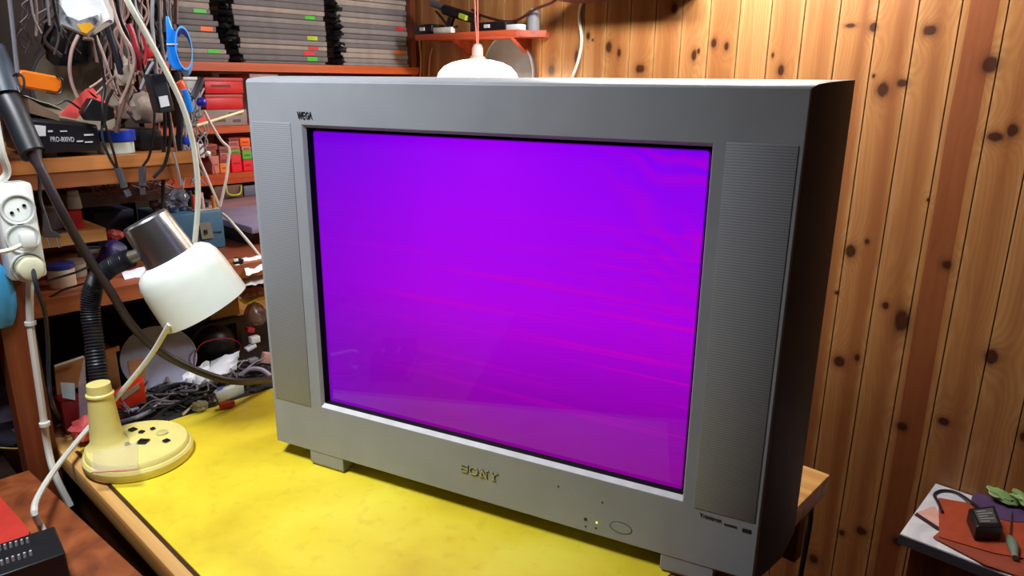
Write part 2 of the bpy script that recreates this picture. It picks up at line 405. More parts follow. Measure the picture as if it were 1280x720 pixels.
b.inputs['Base Color'].default_value = s2l((12, 12, 18)); b.inputs['Roughness'].default_value = .04; b.inputs['Specular IOR Level'].default_value = .28
g.link(em, b.inputs['Emission Color']); b.inputs['Emission Strength'].default_value = 1.0
bm = nb(); loft(bm, [rect(ox0-.002, ox1+.002, oz0-.002, oz1+.002, .03), rect(ox0-.002, ox1+.002, oz0-.002, oz1+.002, .0165), rect(ox0+.002, ox1-.001, oz0+.004, oz1-.002, .0148)])
obj('screen', bm, m, TV, False, smooth=False, partlabel='flat glass tube face showing a plain violet picture')
# grilles
mg, g, b = newmat('ribbed_grille')
tc = g.n('TexCoord'); sx = g.n('SeparateXYZ'); g.link(tc.outputs['Object'], sx.inputs[0])
sn = g.math('MULTIPLY_ADD', g.math('SINE', g.math('MULTIPLY', sx.outputs[2], 2*PI/.0030)), .5, .5)
g.link(g.mix(sn, s2l((116, 119, 126)), s2l((146, 149, 156))), b.inputs['Base Color']); b.inputs['Roughness'].default_value = .5
for x0, x1 in ((-.3735, -.300), (.303, .3745)):
    obj('speaker_grille', box(nb(), ((x0+x1)/2, -.0002, .323), (x1-x0, .0016, .437), bev=.0006), mg, TV, False, partlabel='finely ribbed speaker grille')
ink = mat('dark_print', (40, 40, 44), .4); logo = mat('chrome_lettering', (176, 174, 160), .25, metal=.6)
def stroke(bm, pts, w, d=.0016):
    for a, b_ in zip(pts, pts[1:]):
        a, b_ = Vector((a[0], 0, a[1])), Vector((b_[0], 0, b_[1])); v = b_-a
        ang = math.atan2(v.z, v.x)
        box(bm, (a+b_)/2, (v.length+w*.7, d, w), Matrix.Rotation(-ang, 3, 'Y'))
bm = nb(); H = .0110
def letter(pts_list, ox, w, k):
    for pts, ww in pts_list: stroke(bm, [(ox+p[0]*w, k+p[1]*H) for p in pts], ww)
lx = -.0258; zb = .0655; T_, t_ = .0019, .0009
letter([([(.95,.72),(.9,.93),(.6,1),(.3,.98),(.08,.85),(.1,.62),(.5,.5),(.9,.38),(.92,.15),(.7,.02),(.4,0),(.1,.07),(.05,.3)], .0013), ([(.95,.7),(.95,1)], t_), ([(.05,.3),(.05,0)], t_)], lx, .0115, zb)
letter([([(.5,1),(.85,.9),(1,.6),(1,.4),(.85,.1),(.5,0),(.15,.1),(0,.4),(0,.6),(.15,.9),(.5,1)], .0015)], lx+.0145, .0125, zb)
letter([([(.2,0),(.2,1)], t_), ([(.2,1),(.8,0)], T_), ([(.8,0),(.8,1)], t_), ([(0,1),(.3,1)], t_), ([(0,0),(.4,0)], t_), ([(.6,1),(1,1)], t_)], lx+.0305, .0135, zb)
letter([([(.15,1),(.5,.5)], T_), ([(.85,1),(.5,.5)], t_), ([(.5,.5),(.5,0)], T_), ([(0,1),(.35,1)], t_), ([(.65,1),(1,1)], t_), ([(.3,0),(.7,0)], t_)], lx+.0465, .0125, zb)
bmesh.ops.translate(bm, vec=(0, -.0008, 0), verts=bm.verts)
sh_ = bm.copy(); bmesh.ops.translate(sh_, vec=(.0009, .0006, -.0009), verts=sh_.verts)  # dark offset copy paints the shade of the raised letters
obj('badge_shadow_line', sh_, ink, TV, False, smooth=False, partlabel='painted drop shadow of the SONY lettering')
obj('maker_badge', bm, logo, TV, False, smooth=False, partlabel='raised metallic SONY lettering')
bm = nb(); H = .0085; lx = -.2850; zb = .5485
letter([([(0,1),(.25,0),(.5,1)], .0012), ([(.5,1),(.75,0),(1,1)], .0012), ([(.25,.6),(.75,.6)], .0008)], lx, .0075, zb)
letter([([(1,1),(0,1),(0,0),(1,0)], .001), ([(0,.5),(.8,.5)], .001)], lx+.0092, .0036, zb)
letter([([(1,.85),(.6,1),(.1,.8),(0,.5),(.1,.2),(.5,0),(1,.1),(1,.45),(.6,.45)], .001)], lx+.0145, .0045, zb)
letter([([(0,0),(.5,1),(1,0)], .0011)], lx+.0205, .0048, zb)
bmesh.ops.translate(bm, vec=(0, -.0004, 0), verts=bm.verts)
obj('series_badge', bm, ink, TV, False, smooth=False, partlabel='small dark WEGA lettering')
bm = nb(); lathe(bm, (.2133, -.0005, .0467), (0, 1, 0), [(.0136, 0), (.0142, .0006), (.0142, .002)], 40, 1, .52, hint=(0, 0, 1))
obj('power_button', bm, silver, TV, False)
bm = nb(); lathe(bm, (.2133, -.0001, .0467), (0, 1, 0), [(.0152, 0), (.0152, .001)], 40, 1, .56)
obj('button_gap', bm, ink, TV, False)
for x, y in ((732, 649), (732, 658), (745, 660), (698, 608), (753, 628)):
    q = ray(x, y); P = C+q*(.79/q.dot(tvn)); lx_ = P.dot(tvu)+.448; lz_ = P.z-.7535
    r = .0026 if (x, y) == (732, 649) else .0014
    obj('sensor_window' if r > .002 else 'indicator', lathe(nb(), (lx_, -.0004, lz_), (0, 1, 0), [(r, 0), (r, .001)], 12), ink, TV, False)
q = ray(746, 653); P = C+q*(.79/q.dot(tvn))
bm = nb(); lathe(bm, (P.dot(tvu)+.448, -.0006, P.z-.7535), (0, 1, 0), [(.0012, 0), (.0012, .001)], 12)
obj('power_light', bm, mat('green_lamp', (190, 240, 60), .4, emis=(200, 250, 60), es=2.5), TV, False, partlabel='tiny glowing yellow-green standby light')
bm = text_bm('Trinitron', .008, .0003, .026); place(bm, (.3105, -.0005, .0935), (1, 0, 0), (0, 0, 1))
box(bm, (.3475, -.0003, .0925), (.015, .0006, .0022)); box(bm, (.3665, -.0003, .0915), (.010, .0006, .0048))
obj('caption', bm, ink, TV, False, smooth=False, partlabel='small dark caption under the right grille')
# ------------------------------------------------------------------ main desk
pinew = board_mat('desk_pine', (218, 172, 102), (172, 112, 58), 'X'); deskdark = board_mat('desk_apron_wood', (120, 70, 34), (84, 46, 22), 'X')
DK = thing('workbench', 'long wooden workbench with a pale pine front edge under the television', 'workbench', (-1.1, .7, 0))
obj('worktop', bx((-1.95, .277, .715), (-.33, 1.11, .7500), .003), pinew, DK)
obj('apron', bx((-1.93, .302, .60), (-.35, .33, .715)), deskdark, DK)
obj('back_rail', bx((-1.93, 1.06, .60), (-.35, 1.085, .715)), deskdark, DK)
for x in (-1.90, -.80):
    for y in (.36, 1.04):
        obj('leg', bx((x-.03, y-.03, 0), (x+.03, y+.03, .715)), deskdark, DK)
my, g, b = newmat('yellow_mat')
tc = g.n('TexCoord')
n1 = g.noise(tc.outputs['Object'], 5, 5, .4); n2 = g.noise(tc.outputs['Object'], 45, 4, .2)
c = g.ramp(n1, [(.3, s2l((214, 184, 40))), (.5, s2l((236, 214, 54))), (.7, s2l((244, 228, 74)))])
c = g.mix(g.math('MULTIPLY', g.ramp(n2, [(.55, (0, 0, 0)), (.75, (1, 1, 1))]), .22), c, s2l((190, 128, 20)))
g.link(c, b.inputs['Base Color']); b.inputs['Roughness'].default_value = .42
solo('work_mat', bx((-1.272, .2985, .7501), (-.385, 1.0, .7532), .001), my, 'worn yellow rubber mat covering the workbench top', 'mat')
# groove shadow in front of the mat, put in as a dark strip
solo('groove_shadow', bx((-1.272, .2935, .7502), (-.385, .2980, .7518)), board_mat('groove_shadow_brown', (70, 40, 16), (50, 28, 12), 'X'), 'thin painted shadow line along the front of the yellow mat', 'painted shadow')
# side bench, lower left
lam, g, b = newmat('rust_laminate')
tc = g.n('TexCoord'); n1 = g.noise(tc.outputs['Object'], 22, 6, .6); n2 = g.noise(tc.outputs['Object'], 90, 3)
c = g.ramp(n1, [(.3, s2l((96, 46, 20))), (.5, s2l((134, 68, 32))), (.72, s2l((164, 92, 48)))])
g.link(g.mix(g.math('MULTIPLY', n2, .25), c, s2l((120, 60, 30))), b.inputs['Base Color']); b.inputs['Roughness'].default_value = .5
SB = thing('side_cabinet', 'low cabinet with a mottled rust-brown top left of the workbench', 'cabinet', (-1.0, 0, 0))
obj('top', prism(nb(), [(-1.288, -.35, .713), (-.78, -.35, .713), (-.78, .262, .713), (-1.288, .229, .713)], (0, 0, .025)), lam, SB, bevel=.002)
obj('body', bx((-1.28, -.34, .0), (-.80, .222, .713)), deskdark, SB)
# red folder and black pin box
P = [pZ(-30, 600, .6402), pZ(0, 624, .6402), pZ(38, 668, .6402), pZ(-30, 700, .6402)]
bm = prism(nb(), [pZ(-60, 585, .7382), pZ(0, 623, .7382), pZ(38, 666, .7382), pZ(30, 690, .7382), pZ(-60, 700, .7382)], (0, 0, .004))
solo('folder', bm, mat('dull_red_card', (196, 52, 40), .6), 'flat red folder lying on the rust-brown cabinet top', 'folder')
# ------------------------------------------------------------------ small black box bottom left
ex = (pZ(68, 658, .70)-pZ(0, 680, .70)); ex.z = 0; ex.normalize(); ey = Vector((-ex.y, ex.x, 0))
c0 = pZ(60, 690, .738)
BB = thing('terminal_box', 'black box with two rows of metal pins at the bottom left corner', 'electronics box', (c0.x, c0.y, .738))
A = pZ(68, 657, .785); B = pZ(82, 691, .785); Cc = pZ(-40, 712, .705); D_ = pZ(-40, 690, .705)
A, B = Vector((A.x, A.y, 0)), Vector((B.x, B.y, 0))
fx = (B-A).normalized(); sd = Vector((-fx.y, fx.x, 0))
if sd.dot(pZ(0, 690, .785)-pZ(60, 680, .785)) < 0: sd = -sd
L0 = (B-A).length
def bbpt(u, v, z): p = A+fx*u+sd*v; return Vector((p.x, p.y, z))
obj('case', prism(nb(), [bbpt(0, 0, .7465), bbpt(L0, 0, .7465), bbpt(L0, .14, .7465), bbpt(0, .14, .7465)], (0, 0, .0385)), black, BB, bevel=.002)
obj('lower_lip', prism(nb(), [bbpt(-.001, -.002, .7424), bbpt(L0+.010, -.002, .7424), bbpt(L0+.010, .142, .7424), bbpt(-.001, .142, .7424)], (0, 0, .006)), darkgrey, BB)
pinm = mat('bright_pin', (226, 228, 232), .35, metal=.3)
for x, y in ((0, 688), (7, 686), (14, 684), (21, 682), (28, 680), (35, 678), (3, 706), (10, 703.5), (17, 701), (24.5, 699), (31.5, 696.5), (39, 694)):
    p = pZ(x, y, .785); bm = nb(); cyl(bm, p, p+Vector((0, 0, .0065)), .0017, .0014, 8); obj('pin', bm, pinm, BB)
# ------------------------------------------------------------------ shelving unit on the left of the bench
frm = board_mat('shelf_post_wood', (128, 62, 30), (92, 40, 20), 'Z'); shelfw = board_mat('tan_shelf_wood', (196, 128, 70), (150, 88, 40), 'Y')
shelfr = board_mat('reddish_shelf_wood', (156, 84, 52), (120, 58, 34), 'Y'); dkback = board_mat('dark_back_board', (42, 26, 20), (24, 15, 12), 'Z')
UA = thing('shelving_unit', 'brown wooden shelving unit standing over the left end of the workbench', 'shelves', (-1.4, .3, 0))
obj('post', bx((-1.350, .231, 0), (-1.305, .2765, 1.95)), frm, UA)
obj('dark_backdrop', bx((-1.78, -.55, .0), (-1.765, .276, 2.2)), dkback, UA)  # dark boards added behind the shelves to keep the background dark
obj('dark_backdrop', bx((-1.78, .276, .7505), (-1.765, .64, 2.2)), dkback, UA)
zU = (pX(40, 203, -1.33).z+pX(240, 188, -1.33).z)/2
obj('shelf', bx((-1.765, .277, zU-.020), (-1.33, .575, zU)), shelfw, UA, partlabel='upper tan shelf board')
obj('shelf_rail', bx((-1.345, .278, zU-.046), (-1.332, .570, zU-.0205)), board_mat('rail_wood', (150, 86, 40), (112, 60, 26), 'Y'), UA)
obj('shelf', bx((-1.765, -.5, zU-.020), (-1.351, .277, zU)), shelfw, UA)
zL = (pX(60, 373, -1.33).z+pX(173, 356, -1.33).z)/2
obj('shelf', bx((-1.765, .277, zL-.028), (-1.33, .96, zL)), shelfr, UA, partlabel='lower reddish shelf board')
obj('shelf', bx((-1.765, -.5, zL-.028), (-1.351, .277, zL)), shelfr, UA)
zM = pX(100, 289, -1.40).z
obj('shelf', bx((-1.765, .277, zM-.022), (-1.40, .43, zM)), board_mat('pale_shelf_wood', (214, 168, 104), (170, 120, 66), 'Y'), UA, partlabel='short pale shelf board')
obj('bracket', bx((-1.765, .43, zL), (-1.745, .45, zM)), frm, UA)
obj('top_board', bx((-1.765, -.5, 1.80), (-1.30, .80, 1.82)), shelfr, UA)
obj('end_post', bx((-1.76, .60, .7505), (-1.73, .63, 2.2)), dkback, UA)
# ------------------------------------------------------------------ back shelving along the left wall
UB = thing('wall_shelving', 'tall red-brown shelving full of boxes along the left wall', 'shelves', (-2.28, 1.2, 0))
red_b = board_mat('orange_red_board', (206, 92, 42), (160, 58, 26), 'Y'); mauve = board_mat('mauve_board', (150, 112, 122), (112, 80, 92), 'Y')
bz = {}
for nm, (x, yt_, yb_), mm, y0 in (('a', (400, 81, 91), red_b, .80), ('b', (295, 157, 166), red_b, .80), ('c', (295, 216, 229), red_b, .80), ('d', (315, 246, 257), mauve, .80), ('e', (325, 281, 292), mauve, .80), ('f', (318, 330, 340), shelfr, .80)):
    zt_ = pX(x, yt_, SX).z; zb_ = pX(x, yb_, SX).z; bz[nm] = zt_
    obj('shelf', bx((Xw, y0, zb_), (SX, Yw-.001, zt_)), mm, UB)
for y in (.79, Yw-.024):
    obj('upright', bx((Xw, y-.01, 0), (SX-.003, y+.012, 2.3)), frm, UB)
obj('back_board', bx((Xw, .80, .0), (Xw+.012, Yw-.002, 2.3)), board_mat('dark_red_back', (92, 40, 28), (60, 24, 18), 'Z'), UB)
# folder piles
fold_m = [mat('folder_grey', (138, 132, 132), .7), mat('folder_pale', (160, 148, 142), .7), mat('folder_dim', (112, 108, 112), .7)]
tabm = {'orange': mat('tab_orange', (250, 110, 20), .5), 'green': mat('tab_green', (60, 200, 40), .5), 'red': mat('tab_red', (222, 40, 50), .5), 'yellow': mat('tab_yellow', (180, 200, 30), .5)}
piles = [('left', 222, 287, {2: 'green', 4: None, 6: 'orange', 3: None, 9: 'green'}), ('middle', 303, 411, {1: 'green', 2: 'red', 3: 'red', 5: 'yellow', 9: 'green'}), ('right', 431, 518, {3: 'orange', 8: 'red'})]
ordn = ['bottom', 'second', 'third', 'fourth', 'fifth', 'sixth', 'seventh', 'eighth', 'ninth', 'tenth', 'eleventh', 'twelfth', 'thirteenth', 'fourteenth', 'fifteenth']
za = bz['a']
for nm, xa, xb, tabs in piles:
    ya = pX(xa, 50, SX-.01).y; yb = pX(xb, 50, SX-.01).y
    z = za+.0005; k = 0
    while z < za+.25 and k < 15:
        th = random.uniform(.0135, .0185) if k else .009
        jy = random.uniform(-.008, .008); jx = random.uniform(0, .012)
        if nm == 'left': ya_, yb_ = ya, yb-.0040*k+jy
        else: ya_, yb_ = ya+jy-.001*k, yb+random.uniform(-.004, .004)
        col_ = random.choice(fold_m)
        tb = tabs.get(k)
        lab = ('%s grey folder from the bottom, %s pile on the top shelf' % (ordn[k], nm)) if k else ('%s grey folder of the %s pile on the top shelf' % (ordn[k], nm))
        if tb: lab = lab.replace('grey folder', '%s-tabbed grey folder' % tb)
        T = thing('folder', lab, 'folder', (SX-.14, (ya_+yb_)/2, z), 0, 'grey folders piled on the top shelf')
        bm = nb(); box(bm, ((SX-.14)-jx, (ya_+yb_)/2, z+th*.5), (.24, yb_-ya_, th*.90), bev=.002)
        box(bm, (SX-.14-jx, (ya_+yb_)/2, z+th*.04), (.236, yb_-ya_-.006, th*.07)); 
        obj('cover', bm, col_, T)
        if tb:
            tx = {'left': .78, 'middle': .86, 'right': .86}[nm]-random.uniform(0, .12); yc = ya_+(yb_-ya_)*tx
            obj('tab', box(nb(), (SX-.0195-jx, yc, z+th*.5), (.0012, .036, th*.72)), tabm[tb], T)
        z += th; k += 1
for nm, xa in (('left', 294), ('right', 423)):
    bm = nb(); yc = pX(xa, 60, SX-.03).y
    for k in range(13):
        add(bm, lump((SX-.045+random.uniform(-.01, .01), yc+random.uniform(-.010, .010)-(0 if nm == 'right' else .0035*k-.006), za+.012+k*.018), (.03, random.uniform(.012, .02), .0105), seed=k+len(nm), amp=.5, sub=2))
    solo('plastic_wrap', bm, mat('black_film', (30, 32, 38), .35), 'crumpled black plastic film stuffed %s of the middle folder pile' % nm, 'plastic film')
# boxes on shelf b (red cases, grey carton)
def face_box(name, x0, y0, x1, y1, X, dep, m, label, cat, group=None, bev=.002, z0=None, children=()):
    a = pX(x0, (y0+y1)/2, X); b_ = pX(x1, (y0+y1)/2, X); t = pX((x0+x1)/2, y0, X); bo = pX((x0+x1)/2, y1, X)
    zz0 = bo.z if z0 is None else z0
    if children or name in ('plastic_case',):
        T = thing(name, label, cat, (X-dep/2, (a.y+b_.y)/2, zz0), 0, group)
        if name == 'plastic_case':
            h = t.z-zz0
            obj('case_body', bx((X-dep, a.y, zz0), (X, b_.y, zz0+h*.78), bev), m, T)
            obj('lid', bx((X-dep, a.y-.001, zz0+h*.78), (X+.001, b_.y+.001, t.z), bev), mat('faded_red', (196, 70, 76), .5), T, partlabel='faded pinkish lid')
        else: obj('box_body', bx((X-dep, a.y, zz0), (X, b_.y, t.z), bev), m, T)
        return T
    return solo(name, bx((X-dep, a.y, zz0), (X, b_.y, t.z), bev), m, label, cat, group)
zbb = bz['b']
gz0 = zbb+.0005
gb = face_box('storage_box', 249, 137, 309, 157, SX-.005, .22, mat('carton_grey', (150, 132, 132), .7), 'long greyish carton with dark print beneath two red cases', 'box', None, .002, gz0, children=(1,))
a = pX(262, 148, SX-.005)
bm = nb()
for (x0, x1, y) in ((264, 282, 151), (286, 302, 142), (291, 301, 151)):
    p0 = pX(x0, y, SX-.005); p1 = pX(x1, y, SX-.005); add(bm, bx((SX-.0055, p0.y, p0.z-.004), (SX-.0042, p1.y, p0.z+.004)))
obj('printing', bm, mat('faded_print', (96, 80, 82), .7), gb, partlabel='blurred dark printed lines')
gtop = pX(279, 137, SX-.005).z
r2 = face_box('plastic_case', 257, 118, 304, 137, SX-.01, .2, red, 'lower of two red plastic cases on the grey carton', 'case', 'red plastic cases', .002, gtop+.0008)
rt = pX(280, 118, SX-.01).z
r1 = face_box('plastic_case', 256, 97, 304, 117.5, SX-.01, .2, red, 'upper of two red plastic cases, with faint print, under the top shelf', 'case', 'red plastic cases', .002, rt+.002)
p0 = pX(264, 109, SX-.01); p1 = pX(288, 106, SX-.01)
obj('printing', bx((SX-.0105, p0.y, p0.z), (SX-.0092, p1.y, p1.z)), mat('dark_red_print', (120, 10, 20), .5), r1)
face_box('storage_box', 312, 92.5, 348, 99, SX-.02, .2, mat('dusty_pink_grey', (170, 140, 140), .7), 'flat pinkish-grey box just under the top shelf beside the television', 'box', None, .002, None)
pb = thing('storage_tub', 'pale translucent tub left of the red cases', 'tub', (SX-.12, pX(240, 110, SX-.02).y, gz0))
a = pX(230, 110, SX-.02); b_ = pX(248.5, 110, SX-.02)
obj('tub_body', bx((SX-.22, a.y, gz0), (SX-.02, b_.y-.002, pX(243, 100, SX-.02).z), .004), mat('pale_tub', (140, 150, 156), .4), pb)
obj('lid', bx((SX-.222, a.y-.001, pX(243, 100, SX-.02).z), (SX-.018, b_.y-.001, pX(243, 96, SX-.02).z), .002), white, pb)
# small part boxes on shelf c
cols = {'pink': (176, 104, 100), 'dull red': (150, 66, 60), 'brown': (134, 76, 66), 'orange': (240, 96, 34), 'green': (96, 168, 62), 'red': (224, 24, 48), 'amber': (226, 120, 40), 'salmon': (200, 122, 104)}
pc = [(254, 272, 180, 187, 'dull red'), (254, 271, 187.5, 194, 'brown'), (264, 274, 194.5, 202, 'salmon'), (274, 284, 183, 190, 'brown'), (275, 285, 190.5, 196, 'pink'), (275, 285, 196.5, 203, 'dull red'), (275, 287, 203.5, 208.5, 'amber'),
      (286, 299, 172, 175.5, 'dull red'), (286, 299, 176, 182, 'pink'), (287, 300, 182.5, 187, 'salmon'), (288, 301, 187.5, 192, 'green'), (289, 302, 192.5, 206, 'red'),
      (300, 313, 172, 181, 'orange'), (302, 314, 182.5, 187, 'salmon'), (303, 315, 188, 194.5, 'green'), (304, 316, 199, 207, 'red')]
zc = bz['c']
cols_of = [pc[0:3], pc[3:7], pc[7:12], pc[12:16]]
wh = ['first column from the left', 'second column from the left', 'third column from the left', 'last column, by the television']
for ci, lst in enumerate(cols_of):
    lst = sorted(lst, key=lambda q: -q[3]); zprev = zc+.0006
    for k, (x0, x1, y0, y1, cn) in enumerate(lst):
        X = SX-.012-random.uniform(0, .006)
        a = pX(x0, (y0+y1)/2, X); b_ = pX(x1-.3, (y0+y1)/2, X); zt_ = pX((x0+x1)/2, y0, X).z
        mm = mat('partbox_'+cn.replace(' ', '_'), cols[cn], .6)
        T = thing('parts_box', '%s parts box, %s from the bottom, %s' % (cn, ['lowest', 'second', 'third', 'fourth', 'fifth'][k], wh[ci]), 'parts box', (X-.05, (a.y+b_.y)/2, zprev), 0, 'small parts boxes on the shelf')
        obj('tray', bx((X-.10, a.y, zprev), (X, b_.y, zt_-.001), .0015), mm, T)
        obj('label_strip', bx((X-.0002, a.y+.006, (zprev+zt_)/2-.003), (X+.0009, b_.y-.006, (zprev+zt_)/2+.002)), mat('strip_'+cn.replace(' ', '_'), tuple(int(v*.72) for v in cols[cn]), .7), T)
        zprev = zt_-.0006
        
# shelf d: brown case with wire handle, pale strip
zd = bz['d']
cs = thing('carry_case', 'dull brown carry case with a yellow-green wire handle', 'case', (SX-.1, pX(290, 240, SX).y, zd))
a = pX(268, 240, SX-.01); b_ = pX(304, 240, SX-.01)
obj('case_body', bx((SX-.2, a.y, zd+.0005), (SX-.01, b_.y, pX(288, 231, SX-.01).z), .004), mat('brown_case', (104, 74, 66), .6), cs)
obj('handle', tube(nb(), [pX(283, 232, SX-.006), pX(284, 240, SX), pX(288, 243.5, SX+.004), pX(297, 243.5, SX+.004), pX(301, 240, SX), pX(301.5, 232, SX-.006)], .0026), mat('lime_wire', (176, 186, 60), .5), cs)
face_box('storage_box', 305, 231, 336, 246, SX-.02, .18, mat('slate_box', (96, 100, 122), .5), 'slate grey box beside the brown carry case, half behind the television', 'box', None, .002, zd+.0006)
# shelf e: green boxes
ze = bz['e']
for (x0, x1, y0, cn, lab, X) in ((303.5, 321, 259, (50, 212, 46), 'brightest green box, beside the television edge', SX-.012), (289, 303, 264, (74, 186, 54), 'green box second from the television edge', SX-.012), (278, 288, 267, (58, 140, 62), 'small dark green box at the left of the green boxes', SX-.012)):
    a = pX(x0, 270, X); b_ = pX(x1, 270, X)
    T = thing('parts_box', lab, 'parts box', (X-.05, (a.y+b_.y)/2, ze), 0, 'green boxes on the mauve shelf')
    mm = mat('gbox%d' % x0, cn, .5); zt_ = pX((x0+x1)/2, y0, X).z
    obj('tray', bx((X-.12, a.y, ze+.012), (X, b_.y, zt_), .002), mm, T)
    obj('base_tray', bx((X-.12, a.y+.001, ze+.0006), (X+.004, b_.y-.001, ze+.012), .001), mat('peach_tray', (196, 122, 80), .6), T, partlabel='peach lower tray')
face_box('cloth_roll', 262, 296, 336, 310, SX-.05, .1, mat('maroon_card', (122, 44, 36), .7), 'dark maroon board standing below the mauve shelf', 'board', None, .002, bz['f']+.0006)
# ------------------------------------------------------------------ wall shelf, disc and clutter on the pine wall
ws = thing('wall_shelf', 'small reddish shelf on the pine wall with a chamfered right end', 'shelf', (-1.8, Yw-.08, 1.49))
zs = pY(600, 38, Yw-.16).z
pl = [pY(519, 40, Yw-.14), pY(640, 36.5, Yw-.14), pY(652, 42, Yw-.10), pY(679, 45, Yw-.06)]
xl = pY(519, 45, Yw-.14).x; xr = pY(641, 40, Yw-.14).x; xr2 = pY(678, 47, Yw-.035).x
poly = [(xl, Yw-.001), (xl, Yw-.14), (xr-.03, Yw-.14), (xr, Yw-.125), (xr+.02, Yw-.075), (xr+.05, Yw-.05), (xr2, Yw-.045), (xr2, Yw-.001)]
zs = pY(600, 39, Yw-.14).z
shelfred = board_mat('brick_red_board', (176, 78, 50), (140, 56, 36), 'X')
obj('board', prism(nb(), [(a_, b_, zs-.018) for a_, b_ in poly], (0, 0, .018)), shelfred, ws)
for xx in (xl+.12, xr-.06):
    obj('bracket', prism(nb(), [(xx-.008, Yw-.001, zs-.018), (xx-.008, Yw-.08, zs-.018), (xx-.008, Yw-.001, zs-.07)], (.016, 0, 0)), shelfred, ws)
def WS(x, y, d=.09): return pY(x, y, Yw-d)
def onshelf(x): p = pY(x, 38, Yw-.09); return Vector((p.x, Yw-.09, zs))
# tools on shelf
p = onshelf(620)
T = thing('power_drill', 'black cordless power tool lying on the small wall shelf', 'power tool', (p.x, p.y, zs+.0005))
bm = tube(nb(), [WS(556, 12), WS(575, 18), WS(596, 24)], .016, 12); obj('tool_body', bm, black, T)
obj('grip', tube(nb(), [WS(540, 4), WS(556, 10)], .011, 10), mat('pale_grip', (90, 92, 100), .4), T)
bm = tube(nb(), [WS(565, 20), WS(562, 30), WS(560, 36)], .012, 10); obj('battery_base', bm, black, T)
obj('marking', box(nb(), WS(579, 21, .11), (.03, .012, .014), Matrix.Rotation(.3, 3, 'Y')), mat('lime_mark', (170, 190, 60), .5), T)
for (x0, x1, y0, mm, lab, nm) in ((526, 548, 31, black, 'dark toolbox at the left end of the wall shelf', 'toolbox'), (596, 640, 28, black, 'long black case at the middle of the wall shelf', 'tool_case')):
    a = onshelf(x0); b_ = onshelf(x1); zt_ = WS((x0+x1)/2, y0).z
    T = thing(nm, lab, 'case', ((a.x+b_.x)/2, a.y, zs+.0005))
    obj('case_body', bx((a.x, a.y-.03, zs+.0005), (b_.x, a.y+.03, zt_), .005), mm, T)
    obj('latch', bx(((a.x+b_.x)/2-.01, a.y-.034, (zs+zt_)/2-.004), ((a.x+b_.x)/2+.012, a.y-.0305, (zs+zt_)/2+.006)), paper, T)
a = onshelf(560); 
bm = box(nb(), (a.x+.02, Yw-.125, zs+.0095), (.085, .018, .018), bev=.002); solo('white_block', bm, white, 'white moulded piece on the front of the wall shelf', 'plastic piece')
a = onshelf(648); solo('paper_box', box(nb(), (a.x-.005, Yw-.10, zs+.0085), (.062, .03, .016), bev=.002), paper, 'small white box at the right end of the wall shelf', 'box')
a = onshelf(655); solo('spray_can', lathe(nb(), (a.x, Yw-.05, zs+.0005), (0, 0, 1), [(.019, 0), (.02, .004), (.02, .05), (.012, .058), (.012, .062)], 20), mat('grey_can', (130, 132, 138), .4), 'stubby grey can at the back of the wall shelf', 'can')
for k, pts in enumerate(([(545, 14), (552, 22), (562, 34), (572, 33)], [(590, 12), (604, 20), (640, 27), (668, 12), (690, 3), (706, -8)])):
    if k == 0: cable('cord', [WS(x, y, .12) for x, y in pts], .004, black, 'short black cord loop beside the power tool on the wall shelf')
    else: cable('cord', [WS(x, y, .08) for x, y in pts], .004, mat('dark_red_cord', (60, 24, 26), .5), 'dark cord swagged along the pine wall above the shelf')
# round grey disc leaning under the shelf
dc = pY(633, 92, Yw-.02)
T = thing('round_pan', 'round grey disc hanging on the pine wall beneath the shelf', 'pan', (dc.x, Yw-.02, dc.z-.12))
bm = lathe(nb(), (dc.x, Yw-.003, dc.z-.012), (0, -1, 0), [(.118, -.0026), (.124, .008), (.122, .016), (.114, .012), (.02, .010)], 48, .9, 1.05)
obj('dish', bm, mat('grey_enamel', (112, 114, 124), .35), T)
obj('rim', tube(nb(), [Vector((dc.x+.123*.9*math.cos(t*PI/16), Yw-.018, dc.z-.012+.123*1.05*math.sin(t*PI/16))) for t in range(33)], .003, 6, 2), grey, T)
# board above, top
a = pY(710, 3, Yw-.05); b_ = pY(840, 0, Yw-.05)
T = thing('wall_shelf', 'purplish-brown shelf board on the pine wall at the top of the picture', 'shelf', ((a.x+b_.x)/2, Yw-.05, a.z))
obj('board', bx((a.x, Yw-.10, a.z), (b_.x+.05, Yw-.001, a.z+.02)), board_mat('plum_board', (130, 70, 66), (100, 50, 50), 'X'), T)
obj('bracket', bx((a.x+.05, Yw-.06, a.z+.02), (a.x+.066, Yw-.001, a.z+.07)), steel, T)
cable('wall_cable', [pY(728, 0, Yw-.006), pY(724, 20, Yw-.006), pY(727, 50, Yw-.006), pY(723, 75, Yw-.006), pY(715, 98, Yw-.006), pY(706, 120, Yw-.006)], .0045, whitecab, 'white cable running down the pine wall right of the disc')
cable('wall_cable', [pY(528, 30, Yw-.01), pY(524, 50, Yw-.01), pY(526, 75, Yw-.01), pY(524, 110, Yw-.01)], .003, mat('tan_cable', (170, 120, 90), .5), 'thin tan cable down the corner beside the folder piles', group=None)
cable('wall_cable', [pY(540, 60, Yw-.01), pY(537, 75, Yw-.01), pY(535, 110, Yw-.01)], .003, mat('tan_cable', (170, 120, 90), .5), 'short thin cable under the left end of the wall shelf')
